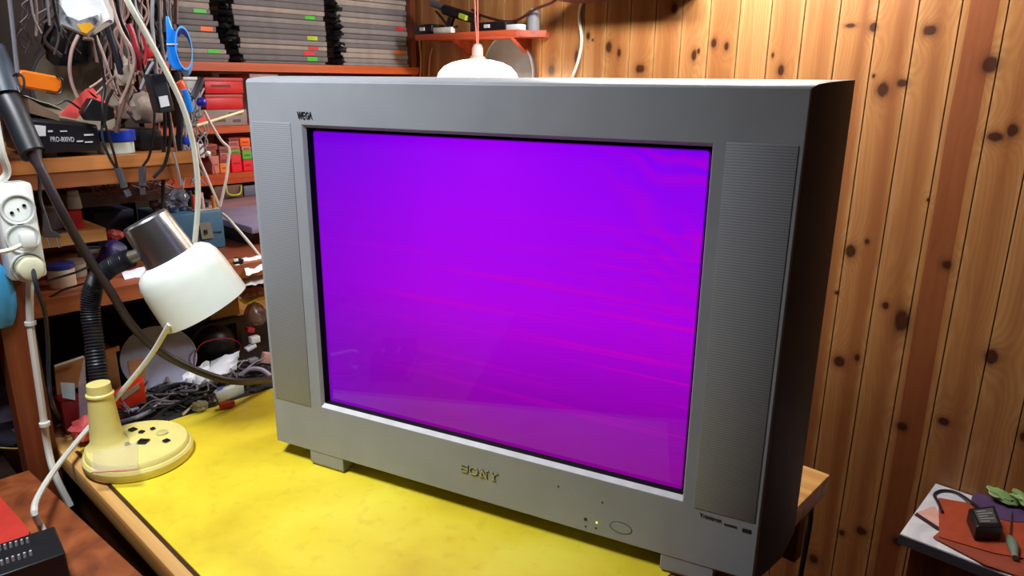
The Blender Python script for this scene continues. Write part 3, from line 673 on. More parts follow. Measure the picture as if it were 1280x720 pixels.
# ------------------------------------------------------------------ pendant lamp
pc_ = pD(597, 100, 2.15)
T = thing('pendant_lamp', 'lit glass pendant lamp glowing behind the top of the television', 'lamp', (pc_.x, pc_.y, pc_.z-.02))
topz = pD(597, 74, 2.15).z
gl = mat('glowing_opal_glass', (255, 240, 215), .3, emis=(255, 222, 176), es=5.0)
bm = lathe(nb(), (pc_.x, pc_.y, topz), (0, 0, -1), [(.020, 0), (.045, .003), (.075, .010), (.100, .022), (.116, .040), (.120, .052), (.117, .052), (.112, .041), (.098, .026), (.073, .014), (.02, .005)], 48, capa=False, capb=False)
obj('lamp_shade', bm, gl, T)
obj('lamp_holder', lathe(nb(), (pc_.x, pc_.y, topz), (0, 0, 1), [(.026, -.002), (.023, .004), (.017, .010), (.0165, .03), (.012, .040), (.004, .044)], 24), mat('grey_socket', (190, 170, 168), .4), T)
obj('bulb', lathe(nb(), (pc_.x, pc_.y, topz-.002), (0, 0, -1), [(.012, 0), (.014, .012), (.026, .026), (.026, .036), (.016, .048), (.004, .052)], 20), mat('bulb_glow', (255, 240, 210), .3, emis=(255, 226, 180), es=8), T)
for k in (-1, 1):
    q = Vector((pc_.x, pc_.y, topz+.002))+RI*.012*k
    obj('clip', tube(nb(), [q, q+RI*.006*k-Vector((0, 0, .008))], .0018, 6), mat('red_clip', (190, 40, 36), .5), T)
for k in (-1, 1):
    obj('flex', tube(nb(), [Vector((pc_.x, pc_.y, topz+.042))+RI*.002*k, Vector((pc_.x, pc_.y, topz+.25))+RI*.004*k-RI*.004, Vector((pc_.x, pc_.y, 2.6))-RI*.006], .0022, 6), mat('pink_flex', (200, 120, 110), .5), T)
# ------------------------------------------------------------------ desk lamp
bc = pZ(172, 566, .7532)
LP = thing('desk_lamp', 'cream gooseneck desk lamp with white shade and silver socket housing', 'lamp', (bc.x, bc.y, .7532))
e1 = (pZ(245, 554, .7532)-pZ(110, 579, .7532)); e1.z = 0; la = e1.length/2*1.02; e1.normalize()
e2 = Vector((-e1.y, e1.x, 0)); q1 = pZ(160, 603, .7532); q2 = pZ(175, 530, .775)
lb = abs((q1-q2).dot(e2))/2
bc = (pZ(245, 554, .7532)+pZ(110, 579, .7532))/2; bc.z = .7532
bc = bc-Vector((FW.x, FW.y, 0)).normalized()*.012; lb = .088
def ell(k, z): return [bc+e1*la*k*math.cos(t*PI/24)+e2*lb*k*math.sin(t*PI/24)+Vector((0, 0, z)) for t in range(48)]
obj('base', loft(nb(), [ell(.97, 0), ell(1.0, .004), ell(1.0, .014), ell(.965, .018), ell(.94, .0185), ell(.93, .024), ell(.90, .027), ell(.80, .0275)]), cream, LP)
sb = pZ(135, 556, .780); st = pD(124, 470, (sb-C).dot(FW)); st.x, st.y = sb.x, sb.y
stz = st.z
obj('stem', lathe(nb(), (sb.x, sb.y, .779), (0, 0, 1), [(.034, 0), (.029, .004), (.0245, .012), (.0232, .03), (.0185, stz-.779-.022), (.0185, stz-.779-.020), (.0205, stz-.779-.019), (.0205, stz-.779-.016), (.0180, stz-.779-.014), (.0172, stz-.779)], 32), cream, LP)
dS = (sb-C).dot(FW)
neckp = [pD(124, 476, dS), pD(118, 430, dS), pD(113, 385, dS), pD(120, 352, dS-.01), pD(140, 333, dS-.02), pD(164, 322, dS-.02)]
bm = nb(); P = smooth_path(neckp, 8)
path = smooth_path(neckp, 40); nn = len(path)
tube(bm, neckp, .0145, 14, 34, rf=lambda t: .0142+.0016*math.sin(t*2*PI*58))
obj('gooseneck', bm, blackrub, LP, partlabel='black ribbed gooseneck')
# head
dH = dS-.02
ctop = pD(180, 274, dH); mouth = pD(255, 381, dH-.02)
rr_ = ((mouth+ctop)/2-C).normalized(); ax_ = mouth-ctop; ax_ = (ax_-rr_*ax_.dot(rr_)+rr_*.018).normalized()
j1 = pD(212, 328, dH-.008)
Ls = (j1-ctop).length
k_ = dH/F
obj('socket_housing', lathe(nb(), ctop, ax_, [(.012, -.001), (27*k_, 0), (29.0*k_, .003), (34*k_, Ls+.02), (33*k_, Ls+.02), (27*k_, .006), (.010, .006)], 40), chrome, LP, partlabel='shiny silver socket housing')
Lm = (mouth-ctop).length
sh = mat('white_shade_plastic', (232, 240, 232), .35, var=.03)
obj('lamp_shade', lathe(nb(), ctop, ax_, [(32*k_, Ls-.012), (42*k_, Ls-.008), (49*k_, Ls+.0), (53*k_, Ls+.012), (55*k_, Ls+.03), (57.5*k_, Lm), (56*k_, Lm), (53*k_, Ls+.03), (50*k_, Ls+.014), (46*k_, Ls+.004), (32*k_, Ls-.006)], 48, capa=False, capb=False), sh, LP, partlabel='white drum shade')
obj('bulb', lathe(nb(), ctop+ax_*(Ls+.02), ax_, [(.012, 0), (.014, .01), (.024, .03), (.024, .045), (.012, .058), (.003, .06)], 20), mat('unlit_bulb', (210, 214, 214), .2), LP)
kn = pD(168, 322, dH)
obj('swivel_joint', cyl(nb(), pD(158, 324, dS-.02), pD(178, 316, dH), .011, .009, 16), mat('brass_grey', (120, 112, 100), .4, metal=.6), LP)
# small chips and bag on lamp base
for k, (x, y, s, r) in enumerate(((179, 552, .016, .7), (166, 537, .011, .2), (177, 540, .008, .5), (191, 536, .007, .1), (208, 551, .0095, .2), (159, 555, .008, 0))):
    p = pZ(x, y, .782)
    T = thing('microchip', ['big black square chip at the middle of the lamp base', 'black chip beside the lamp stem foot at the back', 'small black chip behind the big one on the lamp base', 'tiny black chip at the back rim of the lamp base', 'small square chip at the right of the lamp base', 'grey chip inside the clear bag on the lamp base'][k], 'microchip', (p.x, p.y, .7808), r, 'chips lying on the lamp base')
    obj('chip_body', box(nb(), (0, 0, .0018), (s, s*.9, .0024), bev=.0002), black, T, False)
    bm = nb()
    for i in range(5):
        for sd_ in (-1, 1): box(bm, (-s*.38+i*s*.19, sd_*s*.5, .0008), (s*.06, s*.12, .001))
    obj('pins', bm, steel, T, False)
lc = pZ(203, 542, .7807); solo('clear_disc', lathe(nb(), (lc.x, lc.y, .7808), (0, 0, 1), [(.009, 0), (.009, .003), (.006, .004)], 24), mat('clear_cap', (206, 196, 130), .2), 'flat clear round cap on the right part of the lamp base', 'cap')
bag = mat('clear_bag', (226, 220, 190), .15, var=.02, alpha=.22)
q = [pZ(114, 592, .7838), pZ(172, 588, .7838), pZ(172, 552, .7838), pZ(116, 556, .7838)]
B1 = thing('zip_bag', 'small clear zip bag with pink seal lying over the lamp base', 'bag', (q[0].x, q[0].y, .782))
obj('film', sheet([q[0], q[1], q[2], q[3]], 8, 8, .0006, 3, .001), bag, B1)
obj('seal_strip', tube(nb(), [q[0]+Vector((0, 0, .002)), (q[0]+q[1])/2+Vector((0, 0, .002)), q[1]+Vector((0, 0, .002))], .0012, 6), mat('pink_seal', (222, 150, 150), .4), B1)
# ------------------------------------------------------------------ power strip on the post
XS = -1.262
def s_(x, y, dx=0): return pX(x, y, XS+dx)
y0_, y1_ = s_(3, 290).y, s_(51, 290).y; z1_, z0_ = s_(24, 229).z, s_(32, 350).z
T = thing('power_strip', 'white three-socket power strip fixed upright to the wooden post', 'power strip', (XS-.02, (y0_+y1_)/2, z0_))
obj('housing', bx((XS-.0425, y0_, z0_), (XS, y1_, z1_), .006), white, T)
rim = mat('socket_shadow_rim', (196, 202, 200), .4)
sz = [s_(22, 262).z, s_(29, 298).z, s_(35, 334).z]; yc = (y0_+y1_)/2
for k, z in enumerate(sz):
    so = obj('socket', lathe(nb(), (XS-.0005, yc, z), (1, 0, 0), [(.004, -.0), (.0195, .0006), (.021, .0028), (.0228, .0028), (.0235, 0)], 40, capa=False, capb=False), rim, T)
    if k == 0:
        bm = nb()
        for dy, dz in ((-.0085, -.004), (.0085, .005), (0, .0008)):
            cyl(bm, (XS+.0005, yc+dy, z+dz), (XS+.0014, yc+dy, z+dz), .0026 if dy else .0014, None, 14)
        obj('hole', bm, black, so)
# white plug in middle, round pale plug with black cord in lower
T = thing('plug', 'white flat plug pushed into the middle socket of the power strip', 'plug', (XS+.01, yc, sz[1]))
obj('plug_body', box(nb(), (XS+.014, yc+.002, sz[1]), (.018, .020, .024), bev=.004), white, T)
obj('cord', tube(nb(), [(XS+.016, yc-.004, sz[1]-.006), (XS+.018, yc-.03, sz[1]-.012), (XS+.01, yc-.08, sz[1]-.012)], .0035), whitecab, T)
T = thing('plug', 'round pale plug with dark cord in the lowest socket of the power strip', 'plug', (XS+.01, yc, sz[2]))
obj('plug_body', lathe(nb(), (XS+.003, yc, sz[2]), (1, 0, 0), [(.019, 0), (.019, .010), (.016, .015), (.010, .017)], 32), mat('ivory_plug', (214, 214, 186), .4), T)
obj('cord', tube(nb(), [(XS+.016, yc+.002, sz[2]+.002), s_(46, 360, .03), s_(56, 390, .02), s_(60, 430, .0), s_(61, 475, 0), s_(66, 505, 0), pZ(80, 528, .765), pZ(112, 538, .757)], .0032), blackrub, T)
# cable feeding strip
cable('power_cable', [s_(-6, 150, 0), s_(2, 190, 0), s_(9, 215, -.012), (XS-.02, yc-.012, z1_+.001)], .0055, whitecab, 'white cable entering the top of the power strip')
cable('power_cable', [(XS-.018, yc+.004, z0_-.002), s_(37, 370, -.02), s_(38, 405, -.022), s_(44, 450, -.024), s_(52, 505, -.026), s_(60, 560, -.03), pX(70, 596, -1.27), pX(88, 632, -1.262)], .0055, whitecab, 'white cable running down the post from the power strip')
for x, y in ((38, 404), (56, 530)):
    p = s_(x, y, -.023); T = 'upper' if y < 500 else 'lower'
    solo('cable_tie', lathe(nb(), p-Vector((0, 0, .003)), (0, 0, 1), [(.0062, 0), (.0082, .0003), (.0082, .006), (.0062, .006)], 14), whitecab, '%s white clip around the cable on the post' % T, 'cable clip', 'cable clips')
# white cord from lamp to black box
cable('lamp_cord', [pD(212, 405, dS-.02), pD(190, 442, dS+.02), pD(160, 480, dS+.045), pD(128, 516, dS+.055), pD(102, 545, dS+.03), pD(70, 585, dS-.07), pD(48, 620, dS-.16), pD(43, 640, dS-.21), pZ(50, 656, .768), pZ(56, 668, .760)], .0044, whitecab, 'thick white cord from behind the lamp shade down to the black box')
# black two pin plug hanging by the strip
T = thing('hanging_plug', 'dark two-pin plug hanging right of the power strip', 'plug', s_(65, 290, -.03))
obj('plug_body', loft(nb(), [[s_(55+w, 266, -.03+t) for w, t in ((-1, 0), (3, 0), (3, -.006), (-1, -.006))], [s_(57+w, 288, -.03+t) for w, t in ((-4, .004), (8, .004), (8, -.012), (-4, -.012))], [s_(63+w, 292, -.03+t) for w, t in ((-9, .004), (12, .004), (12, -.012), (-9, -.012))], [s_(63+w, 297, -.03+t) for w, t in ((-9, .004), (13, .004), (13, -.012), (-9, -.012))]]), darkgrey, T, bevel=.001)
for x in (59, 71):
    obj('pin', cyl(nb(), s_(x, 296, -.032), s_(x+4, 309, -.032), .0022, None, 10), steel, T)
obj('cord', tube(nb(), [s_(56, 268, -.033), s_(50, 245, -.04), s_(48, 215, -.045), s_(30, 190, -.05)], .0026), black, T)
# ------------------------------------------------------------------ thick black tool and cord
dT = 1.02
T = thing('hot_air_tool', 'fat black tool handle hanging at the left with a thick cord', 'hand tool', pD(25, 190, dT))
obj('handle', tube(nb(), [pD(6, 118, dT), pD(20, 145, dT), pD(38, 186, dT), pD(41, 192, dT)], .0165, 18, 6, rf=lambda t: .0165 if t < .9 else .0165-.006*(t-.9)*10), blackrub, T)
obj('head', tube(nb(), [pD(-14, 62, dT), pD(-2, 92, dT), pD(8, 120, dT)], .021, 18, 6), mat('slate_blue_rubber', (42, 52, 66), .4), T)
obj('hook', tube(nb(), [pD(16, 95, dT-.02), pD(22, 92, dT-.02), pD(29, 97, dT-.02), pD(30, 108, dT-.02), pD(26, 116, dT-.02), pD(22, 108, dT-.02)], .0016, 8), black, T)
dD = (pZ(340, 476, .768)-C).dot(FW)
obj('cord', tube(nb(), [pD(41, 190, dT), pD(52, 214, dT+.005), pD(76, 262, dT+.03), pD(104, 312, dT+.08), pD(138, 364, dT+.13), pD(166, 408, dT+.17), pD(204, 442, dT+.22), pD(258, 468, dT+.27), pD(300, 477, dT+.32), pZ(344, 474, .768)], .0065, 14, 10, rf=lambda t: .0068+.004*max(0, 1-t*14)), brownrub, T)
cable('cable', [pD(8, -30, dT+.01), pD(13, 10, dT), pD(18, 55, dT-.01), pD(22, 95, dT-.015)], .003, darkgrey, 'grey cord hanging down into the hooked black tool handle')
# ------------------------------------------------------------------ things on the upper shelf
XU = -1.36
def u_(x, y, d=0): return pX(x, y, XU+d)
# black receiver box
T = thing('receiver', 'black electronic unit lettered PRO on its curved front', 'electronics', (XU-.08, u_(85, 190).y, zU))
fpts = []
ya, yb = u_(38, 170).y, u_(124, 170).y
bm = nb(); zt0 = u_(45, 147).z; zt1 = u_(122, 156).z; zb = zU+.008
loft(bm, [[(XU-.001, ya, zb), (XU-.001, yb, zb), (XU-.001, yb, zt1-.004), (XU-.001, ya, zt0-.004)], [(XU-.005, ya, zb), (XU-.005, yb, zb), (XU-.005, yb, zt1), (XU-.005, ya, zt0)], [(XU-.16, ya, zb), (XU-.16, yb, zb), (XU-.16, yb, zt1+.004), (XU-.16, ya, zt0+.004)]])
obj('casing', bm, black, T, bevel=.0015)
obj('foot', bx((XU-.03, u_(60, 190).y, zU+.0004), (XU-.012, u_(74, 190).y, zb)), darkgrey, T)
obj('foot', bx((XU-.15, ya+.01, zU+.0004), (XU-.13, yb-.01, zb)), darkgrey, T)
lit = mat('white_print', (200, 205, 215), .5)
bm = text_bm('PRO-800VD', .0115, .0003, abs(u_(94, 176).y-u_(64, 172).y)); place(bm, u_(63.5, 177, .0005), (0, 1, -.06), (0, .06, 1))
for x0, x1, y, h in ((60, 66, 164, .004), (75, 84, 164, .003), (105, 117, 168.5, .004), (96, 104, 176.5, .003), (106, 116, 177.5, .003)):
    p0, p1 = u_(x0, y, .0005), u_(x1, y, .0005); box(bm, (p0+p1)/2, (.0006, p1.y-p0.y, h*.7))
obj('lettering', bm, lit, T, smooth=False)
bm = prism(nb(), [u_(42, 156), u_(57, 157.5), u_(57, 170), u_(48.5, 170)], (.0008, 0, 0)); obj('sticker', bm, paper, T)
# tape rolls
p = u_(153, 186)
T = thing('tape_roll', 'white tape roll at the front of the upper shelf', 'tape', (XU-.025, p.y, zU), 0, 'tape rolls on the upper shelf')
rw = abs(u_(176, 180).y-u_(131, 180).y)/2
obj('roll', lathe(nb(), (XU-.03, p.y, zU+.0006), (0, 0, 1), [(rw*.68, .0), (rw, 0), (rw, .019), (rw*.68, .019), (rw*.68, 0)], 44, capa=False, capb=False), mat('mint_white', (214, 236, 230), .4), T)
obj('core', lathe(nb(), (XU-.03, p.y, zU+.0006), (0, 0, 1), [(rw*.62, 0), (rw*.68, 0), (rw*.68, .020), (rw*.62, .020), (rw*.62, 0)], 40, capa=False, capb=False), card, T)
rb_ = rw*1.08
T = thing('tape_roll', 'bright blue tape roll lying on top of the white one', 'tape', (XU-.028, p.y+.001, zU+.0205), 0, 'tape rolls on the upper shelf')
obj('roll', lathe(nb(), (XU-.03, p.y+.002, zU+.0212), (0, 0, 1), [(rb_*.72, 0), (rb_, 0), (rb_, .018), (rb_*.72, .018), (rb_*.72, 0)], 44, capa=False, capb=False), royal, T)
obj('core', lathe(nb(), (XU-.03, p.y+.002, zU+.0212), (0, 0, 1), [(rb_*.68, 0), (rb_*.72, 0), (rb_*.72, .019), (rb_*.68, .019), (rb_*.68, 0)], 40, capa=False, capb=False), card, T)
# dark box right of rolls
solo('adapter', bx((XU-.12, u_(183, 175).y, zU+.0006), (XU-.03, u_(212, 175).y, u_(197, 163).z), .003), black, 'black box on the upper shelf right of the tape rolls', 'box')
solo('tray', bx((XU-.16, u_(176, 150).y, zU+.055), (XU-.06, u_(212, 150).y, zU+.078), .003), mat('taupe_plastic', (150, 130, 120), .6), 'taupe plastic case above the black box on the upper shelf', 'case')
# folded brown cardboard / magazines behind
T = thing('magazine', 'magazine with curled pale pages lying on the black unit', 'magazine', (XU-.08, u_(60, 140).y, zt0+.005))
bm = nb(); loft(bm, [[(XU-.15, ya+.01, zt0+.006), (XU-.02, ya+.01, zt0+.006), (XU-.02, ya+.01, zt0+.030), (XU-.15, ya+.01, zt0+.034)], [(XU-.15, yb-.05, zt1+.007), (XU-.02, yb-.05, zt1+.007), (XU-.02, yb-.05, zt1+.016), (XU-.15, yb-.05, zt1+.024)]])
obj('pages', bm, mat('brown_pages', (120, 96, 78), .8), T); 
obj('cover', sheet([(XU-.15, ya+.01, zt0+.036), (XU-.018, ya+.008, zt0+.032), (XU-.018, yb-.035, zt1+.020), (XU-.15, yb-.05, zt1+.028)], 6, 6, .001, 2, .003), mat('pale_cover', (196, 194, 190), .5), T)
# orange item
T = thing('orange_pouch', 'orange rounded case lying on the magazine', 'case', (XU-.02, u_(50, 105).y, u_(50, 117).z))
bm = prism(nb(), [u_(22, 90, -.02), u_(28, 87, -.02), u_(70, 95, -.02), u_(77, 99, -.02), u_(78, 110, -.02), u_(73, 117, -.02), u_(45, 112, -.02), u_(24, 108, -.02)], (-.05, 0, 0)); obj('case_body', bm, orange, T, bevel=.003)
obj('piping', tube(nb(), [u_(70, 95, -.018), u_(77, 99, -.018), u_(78.5, 110, -.018), u_(73, 117.5, -.018), u_(58, 115.5, -.018)], .0016, 6), black, T)
# greyish disc
T = thing('speaker_cone', 'large pale grey-brown round cone standing at the back of the upper shelf', 'speaker cone', (XU-.14, u_(100, 130).y, zU))
ctr = u_(104, 112, -.16)
obj('cone', lathe(nb(), ctr, (.92, -.25, .3), [(.088, 0), (.085, .004), (.05, -.012), (.02, -.02)], 40, .9, 1, capa=False), mat('paper_cone', (150, 138, 118), .8), T)
obj('rim', tube(nb(), [ctr+frame_from((.92, -.25, .3)) @ Vector((.088*.9*math.cos(t*PI/16), .088*math.sin(t*PI/16), 0)) for t in range(33)], .004, 6, 2), darkgrey, T)
bm = nb()
for k in range(6):
    q = u_(104+k*1.6, 104-k*3, -.115); box(bm, q, (.001, .002, .005), Matrix.Rotation(.4*k, 3, 'X'))
obj('marks', bm, ink, T, partlabel='short dark handwritten marks')
# red folded card and black plug
T = thing('card_triangle', 'folded coral-red card frame standing behind the black unit', 'card', (XU+.0, u_(108, 150).y, zt1))
def strip(a, b_, w, d): 
    a, b_ = Vector(a), Vector(b_); t = (b_-a); n_ = Vector((1, 0, 0)).cross(t).normalized()*w
    return [a-n_, b_-n_, b_+n_, a+n_]
obj('left_arm', prism(nb(), [u_(74, 144, -.006), u_(95, 149, -.006), u_(122, 122, -.006), u_(108, 111, -.006)], (-.003, 0, 0)), coral, T)
obj('right_arm', prism(nb(), [u_(108, 111, -.006), u_(116, 110, -.006), u_(145, 140, -.006), u_(137, 150, -.006), u_(122, 128, -.006)], (-.0035, 0, 0)), coral, T)
T = thing('power_adapter', 'black power adapter block in front of the coral-red card', 'adapter', (XU+.012, u_(116, 140).y, u_(116, 150).z))
obj('block', prism(nb(), [u_(97, 140, .003), u_(108, 122, .003), u_(136, 133, .003), u_(137, 147, .003), u_(126, 151, .003), u_(104, 150, .003)], (.026, 0, 0)), black, T, bevel=.002)
obj('cord', tube(nb(), [u_(100, 136, .01), u_(84, 126, .01), u_(70, 131, .01)], .0018, 6), black, T)
obj('cord', tube(nb(), [u_(128, 148, .014), u_(128, 172, .035), u_(136, 195, .045), u_(146, 212, .05)], .0022, 8), black, T)
# usb plugs hanging under the shelf
for x, y, lab in ((152, 224, 'black plug with metal tip hanging below the upper shelf'), (178, 222, 'slim dark plug with short silver tip hanging right of the other')):
    T = thing('usb_plug', lab, 'plug', u_(x, y+10, .03), 0, 'hanging plugs')
    dx = 6 if x < 160 else 0
    obj('plug_body', tube(nb(), [u_(x-dx*.8, y-14, .05), u_(x+dx*.6, y+10, .05)], .006, 8, 4), darkgrey, T)
    obj('connector', box(nb(), u_(x+dx*1.2, y+17, .05), (.004, .010, .012), Matrix.Rotation(.3 if dx else 0, 3, 'X')), steel, T)
    obj('cord', tube(nb(), [u_(x-dx*.8, y-13, .05), u_((142 if dx else 188), 190, .05), u_((128 if dx else 193), 140, .05), u_((130 if dx else 183), 100, .04), u_((118 if dx else 170), 40, .05), u_((115 if dx else 165), -30, .05)], .0022, 8), black, T)
# ------------------------------------------------------------------ middle shelf small items
XM = -1.42
def b_ox(nm, x0, x1, y0, zbase, X, dep, m, lab, cat):
    a = pX(x0, 300, X); b = pX(x1, 300, X); t = pX((x0+x1)/2, y0, X).z
    return solo(nm, bx((X-dep, a.y, zbase+.0005), (X, b.y, t), .002), m, lab, cat)
T = thing('small_bottle', 'small grey-white bottle standing on the red block of the pale shelf', 'bottle', (XM, pX(93, 260, XM).y, zM))
rz0 = pX(97, 264, XM-.005).z
b_ox('red_block', 85, 108, 263, zM, XM, .04, red, 'bright red block on the short pale shelf', 'block')
q = pX(94, 262, XM-.018); zq = pX(97, 263, XM).z+.0008
hb = pX(93, 240, XM-.018).z-zq
obj('glass', lathe(nb(), (q.x, q.y, zq), (0, 0, 1), [(.0115, 0), (.0118, .003), (.010, hb*.75), (.0085, hb*.78)], 24), mat('pale_bottle', (176, 184, 194), .3), T)
obj('cap', lathe(nb(), (q.x, q.y, zq+hb*.78), (0, 0, 1), [(.0092, 0), (.0092, hb*.3), (.008, hb*.33)], 20), mat('blue_grey_cap', (140, 150, 166), .4), T)
solo('jar', lathe(nb(), (XM-.03, pX(71, 290, XM-.03).y, zM+.0006), (0, 0, 1), [(.019, 0), (.02, .003), (.0195, .032), (.012, .038), (.012, .042)], 24), mat('milky_jar', (150, 156, 164), .35), 'milky grey jar at the left end of the short pale shelf', 'jar')
bm = sheet([(XM-.05, .345, zM+.0006), (XM+.02, .345, zM+.0010), (XM+.02, .45, zM+.002), (XM-.05, .45, zM+.001)], 5, 5, .001, 8, .0012); 
solo('steel_ruler', bx((XM-.01, .36, zM+.0006), (XM+.018, .385, zM+.0016)), steel, 'steel strip lying on the front of the short pale shelf', 'strip')
b_ox('navy_box', 122, 172, 263, zL, -1.62, .08, mat('navy_box', (24, 28, 62), .5), 'dark navy box at the back behind the silver lamp housing', 'box')
# lower shelf: jars
for k, (x, y0, r, colr, lab) in enumerate(((78, 330, .021, (190, 176, 154), 'beige jar with blue lid at the left of the lower shelf'), (118, 310, .021, (164, 170, 178), 'grey tub standing on the lower shelf behind the thick cord'), (95, 338, .02, (150, 140, 128), 'dull taupe jar in the middle of the lower shelf'))):
    X = (-1.40, -1.50, -1.46)[k]; q = pX(x, 350, X)
    T = thing('jar', lab, 'jar', (X, q.y, zL), 0, 'jars on the lower shelf')
    h = max(.03, pX(x, y0, X).z-zL)
    obj('jar_body', lathe(nb(), (X, q.y, zL+.0006), (0, 0, 1), [(r*.95, 0), (r, .003), (r, h*.8), (r*.8, h*.82)], 28), mat('jar%d' % k, colr, .45), T)
    obj('lid', lathe(nb(), (X, q.y, zL+.0006+h*.80), (0, 0, 1), [(r*.9, .001), (r*1.02, .001), (r*1.02, h*.2), (r*.9, h*.22)], 28), mat('lid%d' % k, ((30, 40, 110), (150, 156, 160), (120, 110, 100))[k], .4), T)
q = pX(142, 322, -1.45); solo('blue_red_bag', lump((-1.45, q.y, zL+.025), (.02, .026, .032), 5, .3), mat('navy_red', (50, 40, 110), .5), 'crumpled navy blue packet on the lower shelf', 'packet')
q = pX(146, 310, -1.46); solo('red_packet', lump((-1.475, q.y, zL+.062), (.014, .018, .012), 9, .3), mat('muted_red', (150, 50, 50), .5), 'crumpled muted red packet above the navy one', 'packet')
solo('paper_note', sheet([pX(152, 340, -1.40), pX(182, 332, -1.40), pX(180, 350, -1.36), pX(158, 354, -1.36)], 6, 4, .0006, 4, .002), paper, 'torn white paper on the lower shelf behind the gooseneck', 'paper')
for k, (pts, lab) in enumerate((([(62, 372), (80, 362), (110, 352), (118, 338)], 'thin black lead coiled at the left of the lower shelf'), ([(58, 352), (70, 348), (96, 340), (118, 330)], 'dark lead running behind the thick cord'))):
    cable('lead', [pX(x, y, -1.345) for x, y in pts], .002, black, lab)
# small items hanging between upper and lower shelf
for k, (x0, y0, x1, y1, cc, lab) in enumerate(((108, 219, 126, 236, (196, 150, 130), 'pinkish square part among wires below the upper shelf'), (70, 224, 88, 238, (150, 86, 72), 'brick-coloured part at the left below the upper shelf'), (136, 216, 150, 234, (190, 180, 176), 'pale switch block beside the hanging plugs'))):
    X = -1.52; a = pX(x0, y1, X); b2 = pX(x1, y0, X)
    solo('component', bx((X-.02, a.y, a.z), (X, b2.y, b2.z), .003), mat('comp%d' % k, cc, .6), lab, 'component')
obj('shelf', bx((-1.765, .33, pX(150, 246, -1.5).z-.012), (-1.49, .575, pX(110, 240, -1.5).z)), board_mat('ledge_dark', (70, 36, 28), (48, 24, 20), 'Y'), UA, partlabel='narrow dark brown ledge')
# ------------------------------------------------------------------ blue device and bag
XB = -1.50
def v_(x, y, d=0): return pX(x, y, XB+d)
T = thing('blue_instrument', 'blue metal instrument case on the lower shelf behind the white lamp shade', 'instrument', (XB-.05, v_(245, 300).y, zL))
ya, yb = v_(206, 290).y, v_(281, 290).y
obj('casing', bx((XB-.14, ya, zL+.0006), (XB, yb, v_(250, 265).z), .004), mat('steel_blue_paint', (66, 110, 142), .45), T)
obj('socket_plate', prism(nb(), [v_(248, 279, .001), v_(262, 277, .001), v_(267, 297, .001), v_(252, 299, .001)], (.003, 0, 0)), mat('grey_olive_plate', (128, 132, 120), .5), T)
obj('keyhole', box(nb(), v_(257.5, 290, .005), (.002, .006, .009)), ink, T)
obj('seam', prism(nb(), [v_(266, 289.5, .0005), v_(277, 289, .0005), v_(277, 290.5, .0005), v_(266, 291, .0005)], (.001, 0, 0)), ink, T)
zt_ = v_(250, 265).z
T = thing('circuit_board', 'bare circuit board with parts standing on the blue instrument', 'circuit board', (XB-.03, v_(262, 262).y, zt_))
obj('board', bx((XB-.09, v_(246, 262).y, zt_+.0006), (XB-.004, v_(276, 262).y, zt_+.003)), mat('pale_board', (190, 184, 180), .5), T)
rnd_ = random.Random(3)
for k in range(14):
    cc = rnd_.choice([(210, 130, 50), (60, 120, 70), (190, 180, 176), (60, 50, 56), (200, 70, 60)])
    yy = rnd_.uniform(v_(248, 262).y, v_(274, 262).y); xx = rnd_.uniform(XB-.075, XB-.01); h = rnd_.uniform(.008, .034)
    obj('part', lathe(nb(), (xx, yy, zt_+.003), (0, 0, 1), [(.004, 0), (.004, h), (.003, h+.001)], 10), mat('elec_%d_%d_%d' % cc, cc, .4), T)
solo('silver_bag', lump((XB-.05, v_(224, 248).y, zt_+.021), (.03, .034, .028), 12, .35, 4), mat('antistatic_film', (120, 128, 150), .18, metal=.55, scale=40, var=.5), 'crumpled silvery antistatic bag on the blue instrument', 'bag')
# papers at right of shade
T = thing('paper_pile', 'white sheets spilling over the lower shelf edge beside the television', 'papers', (-1.36, pX(315, 340, -1.36).y, zL))
for k, q in enumerate(([(300, 338), (331, 322), (331, 352), (306, 357)], [(302, 322), (330, 318), (331, 336), (308, 343)])):
    obj('paper_sheet', sheet([pX(x, y, -1.38+k*.02+(.05 if i > 1 else 0)) for i, (x, y) in enumerate(q)], 6, 6, .0008, k+3, .004), paper, T)
solo('lilac_case', bx((-1.72, .73, zL+.0306), (-1.45, .96, zL+.046), .003), mat('lilac_plastic', (146, 138, 170), .5), 'flat lilac-grey case beyond the white lamp shade', 'case')
solo('case_stand', bx((-1.70, .735, zL+.0006), (-1.5, .758, zL+.030)), black, 'black box carrying the flat lilac case', 'box')
T = thing('adapter', 'black and white connector block beside the shade rim', 'connector', pX(297, 335, -1.34))
obj('block', box(nb(), pX(296, 333, -1.345), (.02, .012, .035), Matrix.Rotation(-.4, 3, 'X'), bev=.002), black, T)
for k in range(3): obj('terminal', box(nb(), pX(295+k*1.8, 325+k*7, -1.333), (.004, .008, .005)), white, T)
# under the lower shelf
XK = -1.50
solo('wood_block', bx((XK-.06, pX(262, 390, XK).y, pX(280, 397, XK).z), (XK, pX(300, 390, XK).y, zL-.0285), .002), card, 'tan wooden block tucked under the lower shelf behind the shade', 'block')
T = thing('monitor', 'black monitor standing at the back of the workbench below the shelf', 'monitor', (XK-.05, pX(250, 440, XK).y, .7505))
ya, yb = pX(172, 440, XK).y, pX(305, 440, XK).y
obj('casing', bx((XK-.05, ya, .765), (XK, yb, pX(280, 400, XK).z), .004), black, T)
obj('screen', bx((XK, ya+.012, .78), (XK+.0012, yb-.012, pX(280, 400, XK).z-.012)), mat('dark_screen', (10, 10, 16), .7, spec=.15), T)
obj('stand', bx((XK-.08, (ya+yb)/2-.06, .7505), (XK-.0, (ya+yb)/2+.06, .765)), black, T)
T = thing('crumpled_bag', 'crumpled pinkish bag with a yellow rim under the shelf beside the television', 'bag', pX(316, 375, -1.42))
